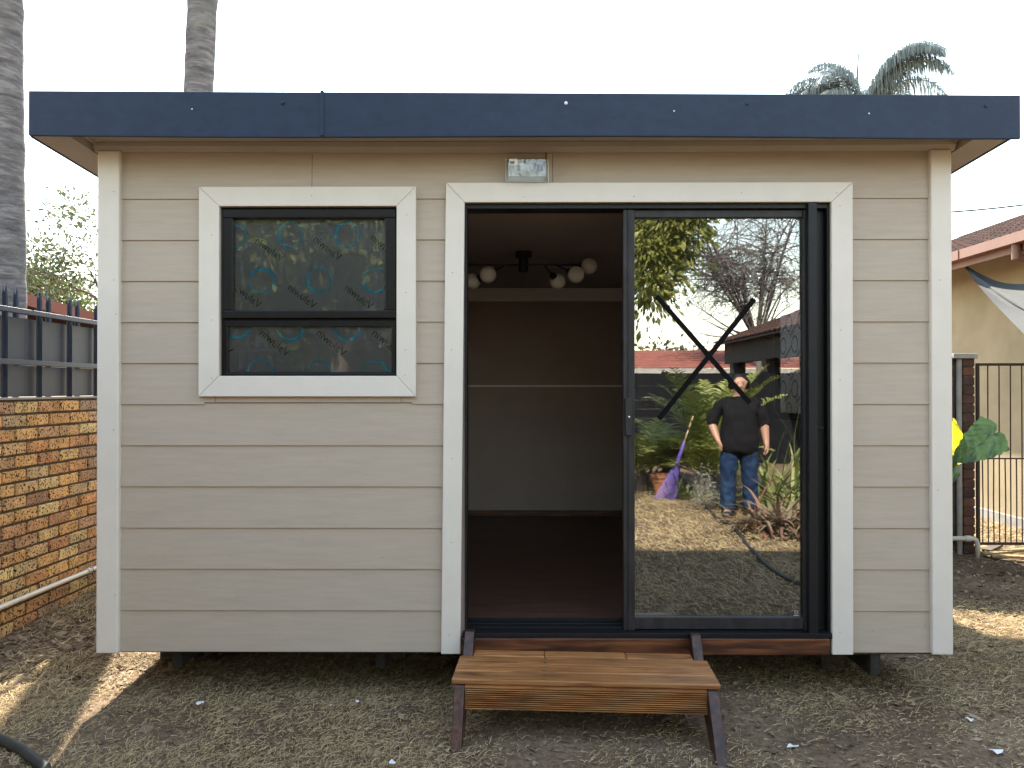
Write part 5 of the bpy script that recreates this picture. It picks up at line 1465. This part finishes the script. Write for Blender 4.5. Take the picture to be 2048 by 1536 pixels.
def strap_plant(name, label, c, n, L, W, seed, mtl, el=(.5, 1.3), droop=.16, spread=.15):
    rnd = random.Random(seed); t = thing(name, label, 'plant', (c.x, c.y, 0)); VV = []; FF = []
    for k in range(n):
        a = rnd.uniform(0, 6.283); p = Vector((c.x + rnd.gauss(0, spread), c.y + rnd.gauss(0, spread), .0)); e_ = rnd.uniform(*el)
        d = Vector((math.cos(a) * math.cos(e_), math.sin(a) * math.cos(e_), math.sin(e_))); Lk = L * rnd.uniform(.5, 1.15); sd = Vector((-math.sin(a), math.cos(a), 0)); pr = None
        for i in range(9):
            w_ = W * (1 - (i / 8) ** 2) * (.6 + .4 * min(1, i / 3)); tw = rnd.gauss(0, .1)
            l, r_ = p + sd * w_ * .5, p - sd * w_ * .5 + Vector((0, 0, tw * w_)); k0 = len(VV); VV += [tuple(l), tuple(r_)]
            if pr is not None: FF.append((pr, pr + 1, k0 + 1, k0))
            pr = k0; p = p + d * (Lk / 8); d = (d + Vector((rnd.gauss(0, .08), rnd.gauss(0, .08), -droop))).normalized()
            if p.z < .015: p.z = .015 + rnd.random() * .03; d.z = abs(d.z) * .2
    o = np_mesh('leaves', np.array(VV), np.array(FF), M[mtl], t); return t
strap_plant('withered_plant', 'heap of withered brown strap leaves by the hose in the reflection', rg(1572, 1062), 330, .66, .05, 101, 'dry', (.05, 1.1), .17, .19)
strap_plant('strap_leaf_plant', 'green strap-leaved plant right of the person in the reflection', rf(1560, 985, 9.6), 90, 1.25, .05, 102, 'strap', (.6, 1.4), .20, .2)
strap_plant('strap_leaf_plant', 'low green strap-leaved plant at the foot of the rake in the reflection', rf(1360, 985, 10.6), 40, .6, .03, 103, 'strap', (.4, 1.2), .16, .12)
strap_plant('strap_leaf_plant', 'pale spiky plant against the fence at the left of the reflection', rf(1290, 880, 12.6), 40, .8, .06, 104, 'dry', (.5, 1.4), .1, .3)
# grey fine shrub
C = rng.normal(0, 1, (1500, 3)) * np.array([.16, .14, .14]) + np.array([*rf(1432, 985, 9.7).to_2d(), .2])
t = thing('grey_shrub', 'fine grey shrub beside the jeans in the reflection', 'shrub', (rf(1432, 985, 9.7).x, rf(1432, 985, 9.7).y, 0))
V, Fq = leaf_cloud(C, .05, 9, aspect=.15); np_mesh('foliage', V, Fq, leafmat('grey_leaf', [(.2, .21, .18), (.32, .32, .28)], .1), t)
m = MB(); cc = rf(1432, 985, 9.7)
for k in range(14):
    a = k * .45; m.tube([(cc.x, cc.y, 0), (cc.x + math.cos(a) * .15, cc.y + math.sin(a) * .12, .2 + .1 * (k % 3))], .003, 3)
m.build('stems', M['twig'], t)

# pot with plant, rake, hose
c = rg(1326, 990)
pot = thing('plant_pot', 'terracotta flower pot next to the purple rake in the reflection', 'plant pot', (c.x, c.y, 0))
m = MB(); m.lathe((c.x, c.y, 0), [(.10, 0), (.155, .20), (.158, .25), (.175, .255), (.175, .295), (.15, .295), (.14, .24)], 24); m.build('pot', mat('terracotta', (.42, .17, .08), .8, .15, 9), pot, smooth=False)
rk = rg(1330, 999); tp = rf(1386, 832, F * 1.5 / (999 - 778) + .1)
rake = thing('leaf_rake', 'purple plastic leaf rake with wooden handle leaning on the pot in the reflection', 'rake', (rk.x, rk.y, 0))
M['purple'] = mat('purple_plastic', (.16, .10, .45), .45, .1); 
neck = Vector(rk).lerp(tp, .66) + Vector((0, 0, 0))
m = MB(); m.tube([neck, tp], .013, 8); m.build('handle', M['stick'], rake)
hub = rk.lerp(tp, .42)
m = MB(); m.tube([hub, neck + (tp - neck) * .08], [.03, .018], 8); m.build('socket', M['purple'], rake)
for k in range(13):
    u = k / 12 - .5; e_ = Vector((rk.x + u * .30, rk.y + .02, .012))
    m = MB(); m.tube([hub + Vector((u * .05, 0, 0)), hub.lerp(e_, .55) + Vector((u * .03, 0, 0)), e_, e_ + Vector((0, .05, -.004))], [.006, .005, .0045, .004], 5); m.build('tine', M['purple'], rake)
m = MB(); pts = [rg(x, y) + Vector((0, 0, .025)) for x, y in ((1335, 930), (1390, 985), (1430, 1035), (1470, 1062), (1500, 1100), (1550, 1148), (1620, 1178), (1720, 1190))]
sm = []
for i in range(len(pts) - 1):
    p0, p1, p2, p3 = pts[max(i-1, 0)], pts[i], pts[i+1], pts[min(i+2, len(pts)-1)]
    for k in range(6):
        u = k / 6; sm.append(.5 * ((2*p1) + (p2-p0)*u + (2*p0-5*p1+4*p2-p3)*u*u + (3*p1-p0-3*p2+p3)*u**3))
m.tube(sm, .016, 8); o = m.build('garden_hose', M['hose'], None, smooth=True); tag(o, 'grey hose winding over the lawn in the glass reflection', 'hose')

# ================================================================== PERSON
PP = rg(1478, 1034); PP.z = 0.0
person = thing('person', 'person in black t-shirt and blue jeans, one hand in pocket, reflected in the sliding glass', 'person', tuple(PP))
person.rotation_euler = (0, 0, R(8))
def skin(name, joints, edges, mtl, parent, sub=2, root=0, fold=0.0, fsize=0.08):
    me = bpy.data.meshes.new(name); me.from_pydata([j[0] for j in joints], edges, []); me.update()
    o = bpy.data.objects.new(name, me); COL.objects.link(o)
    s = o.modifiers.new('skin', 'SKIN'); s.use_smooth_shade = True; s.branch_smoothing = 0.35
    if not me.skin_vertices: me.skin_vertices.new()
    for i, j in enumerate(joints):
        r = j[1]; r = r if hasattr(r, '__len__') else (r, r); me.skin_vertices[0].data[i].radius = (r[0] * 1.2, r[1] * 1.2)
        me.skin_vertices[0].data[i].use_root = (i == root)
    sb = o.modifiers.new('sub', 'SUBSURF'); sb.levels = sub; sb.render_levels = sub
    if fold:
        tx = bpy.data.textures.new('folds', 'CLOUDS'); tx.noise_scale = fsize; tx.noise_depth = 1
        dm = o.modifiers.new('folds', 'DISPLACE'); dm.texture = tx; dm.strength = fold; dm.mid_level = 0.5
    dg = bpy.context.evaluated_depsgraph_get(); dg.update()
    e_ = o.evaluated_get(dg); mesh = bpy.data.meshes.new_from_object(e_)
    bpy.data.objects.remove(o)
    mesh.materials.clear(); mesh.materials.append(mtl); mesh.shade_smooth()
    no = bpy.data.objects.new(name, mesh); COL.objects.link(no); no.parent = parent
    return no
M['skin'] = mat('skin', (.36, .20, .13), .5, .06, 6)
M['shirt'] = mat('black_cotton', (.007, .007, .0085), .9, .2, 12, bump=.2, bscale=14, spec=.15)
M['jeans'] = mat('blue_denim', (.009, .022, .055), .8, .45, 6, spec=.15, bump=.25, bscale=16, second=(.022, .05, .10), sec_scale=5, sec_lo=.5, sec_hi=.7)
M['hair'] = mat('black_hair', (.004, .0035, .0032), .6, .2, 40, (1, 1, .2), spec=.2)
J = [((0, 0, .93), (.15, .11)), ((0, 0, 1.10), (.15, .115)), ((0, 0, 1.26), (.15, .11)), ((0, 0, 1.36), (.10, .075)), ((0, .005, 1.42), .055), ((0, .02, 1.47), .055), ((0, .035, 1.525), (.072, .085)), ((0, .03, 1.59), (.078, .09)), ((0, .02, 1.645), (.05, .06)),
     ((.19, -.01, 1.35), .062), ((.285, -.02, 1.11), .05), ((.30, .03, .90), .036), ((.302, .05, .83), (.036, .02)),
     ((-.19, -.01, 1.35), .062), ((-.315, -.05, 1.12), .05), ((-.265, .06, .95), .036), ((-.235, .10, .87), (.036, .02)),
     ((.10, 0, .86), .09), ((.125, .01, .48), .058), ((.13, -.01, .10), .042), ((.14, .10, .04), .035),
     ((-.10, 0, .86), .09), ((-.125, .03, .48), .058), ((-.135, .02, .10), .042), ((-.155, .13, .04), .035)]
E = [(0, 1), (1, 2), (2, 3), (3, 4), (4, 5), (5, 6), (6, 7), (7, 8), (2, 9), (9, 10), (10, 11), (11, 12), (2, 13), (13, 14), (14, 15), (15, 16), (0, 17), (17, 18), (18, 19), (19, 20), (0, 21), (21, 22), (22, 23), (23, 24)]
def fingers(palm, pw, sgn):
    """four fingers from the palm end, slightly curled, and a thumb from its side"""
    base = Vector(J[palm][0])
    for k in range(4):
        x = (k - 1.5) * .018; ln = (.07, .078, .074, .058)[k]
        i0 = len(J); b = base + Vector((x * .3, x, -.025)); 
        J.append((tuple(b), .010)); J.append((tuple(b + Vector((-.004 * sgn, .004, -ln * .5))), .0095)); J.append((tuple(b + Vector((-.022 * sgn, .006, -ln * .95))), .008))
        E.extend([(palm, i0), (i0, i0 + 1), (i0 + 1, i0 + 2)])
    i0 = len(J); b = base + Vector((-.006 * sgn, .03, .01)); J.append((tuple(b), .011)); J.append((tuple(b + Vector((-.012 * sgn, .022, -.03))), .010)); J.append((tuple(b + Vector((-.02 * sgn, .02, -.058))), .0085))
    E.extend([(palm, i0), (i0, i0 + 1), (i0 + 1, i0 + 2)])
fingers(12, .03, 1); fingers(16, .03, -1)
i0 = len(J); J.append(((0, .105, 1.535), .016)); J.append(((0, .128, 1.522), .014)); E.extend([(6, i0), (i0, i0 + 1)])        # nose
for s in (-1, 1):
    i0 = len(J); J.append(((s * .078, .01, 1.55), .016)); E.append((6, i0))
body = skin('body', J, E, M['skin'], person)
# clothing
JS = [((0, 0, .71), (.205, .165)), ((0, .01, .88), (.21, .175)), ((0, .01, 1.12), (.19, .155)), ((0, 0, 1.26), (.19, .135)), ((0, -.005, 1.36), (.13, .095)), ((0, 0, 1.41), (.075, .07)),
      ((.19, -.01, 1.345), .078), ((.25, -.02, 1.22), .068), ((.29, -.02, 1.05), .068), ((-.19, -.01, 1.345), .078), ((-.26, -.03, 1.22), .068), ((-.318, -.045, 1.06), .068)]
ES = [(0, 1), (1, 2), (2, 3), (3, 4), (4, 5), (3, 6), (6, 7), (7, 8), (3, 9), (9, 10), (10, 11)]
skin('t_shirt', JS, ES, M['shirt'], person, 3, fold=.045, fsize=.10)
JJ = [((0, 0, .90), (.11, .09)), ((.095, 0, .78), .108), ((.115, .005, .66), .098), ((.125, .01, .48), .080), ((.128, 0, .28), .076), ((.13, -.01, .05), .072),
      ((-.095, 0, .78), .108), ((-.115, .015, .66), .098), ((-.125, .03, .48), .080), ((-.13, .025, .28), .076), ((-.135, .02, .05), .072)]
EJ = [(0, 1), (1, 2), (2, 3), (3, 4), (4, 5), (0, 6), (6, 7), (7, 8), (8, 9), (9, 10)]
skin('jeans', JJ, EJ, M['jeans'], person, 3, fold=.035, fsize=.07)
for s, fx, fy_ in ((1, .13, 0), (-1, -.135, .03)):
    skin('shoe', [((fx, fy_ - .05, .04), .042), ((fx + s * .01, fy_ + .05, .04), .046), ((fx + s * .02, fy_ + .15, .032), .04)], [(0, 1), (1, 2)], M['black'], person, root=1)
skin('hair', [((0, -.01, 1.605), (.102, .10)), ((0, .01, 1.66), (.098, .10)), ((0, .075, 1.655), (.085, .05)), ((0, -.075, 1.54), (.08, .05)), ((.088, .04, 1.575), .04), ((-.088, .04, 1.575), .04), ((0, -.10, 1.62), .055), ((.085, -.01, 1.50), .035), ((-.085, -.01, 1.50), .035)], [(0, 1), (1, 2), (0, 3), (0, 4), (0, 5), (1, 6), (4, 7), (5, 8)], M['hair'], person)
def pbuild(m, nm, mt):
    me = bpy.data.meshes.new(nm); me.from_pydata(m.v, [], m.f); me.materials.append(mt); o = bpy.data.objects.new(nm, me); COL.objects.link(o); o.parent = person
for s in (-1, 1):
    m = MB(); m.ball((s * .032, .108, 1.558), .010, 10, 6, (1.3, .6, .7)); pbuild(m, 'eye', M['hair'])
    m = MB(); m.bar((s * .015, .112, 1.580), (s * .052, .100, 1.580), .008, .007); pbuild(m, 'eyebrow', M['hair'])
m = MB(); m.ball((0, .108, 1.492), .022, 12, 6, (1.1, .45, .35)); pbuild(m, 'mouth', mat('lips', (.30, .10, .08), .5))
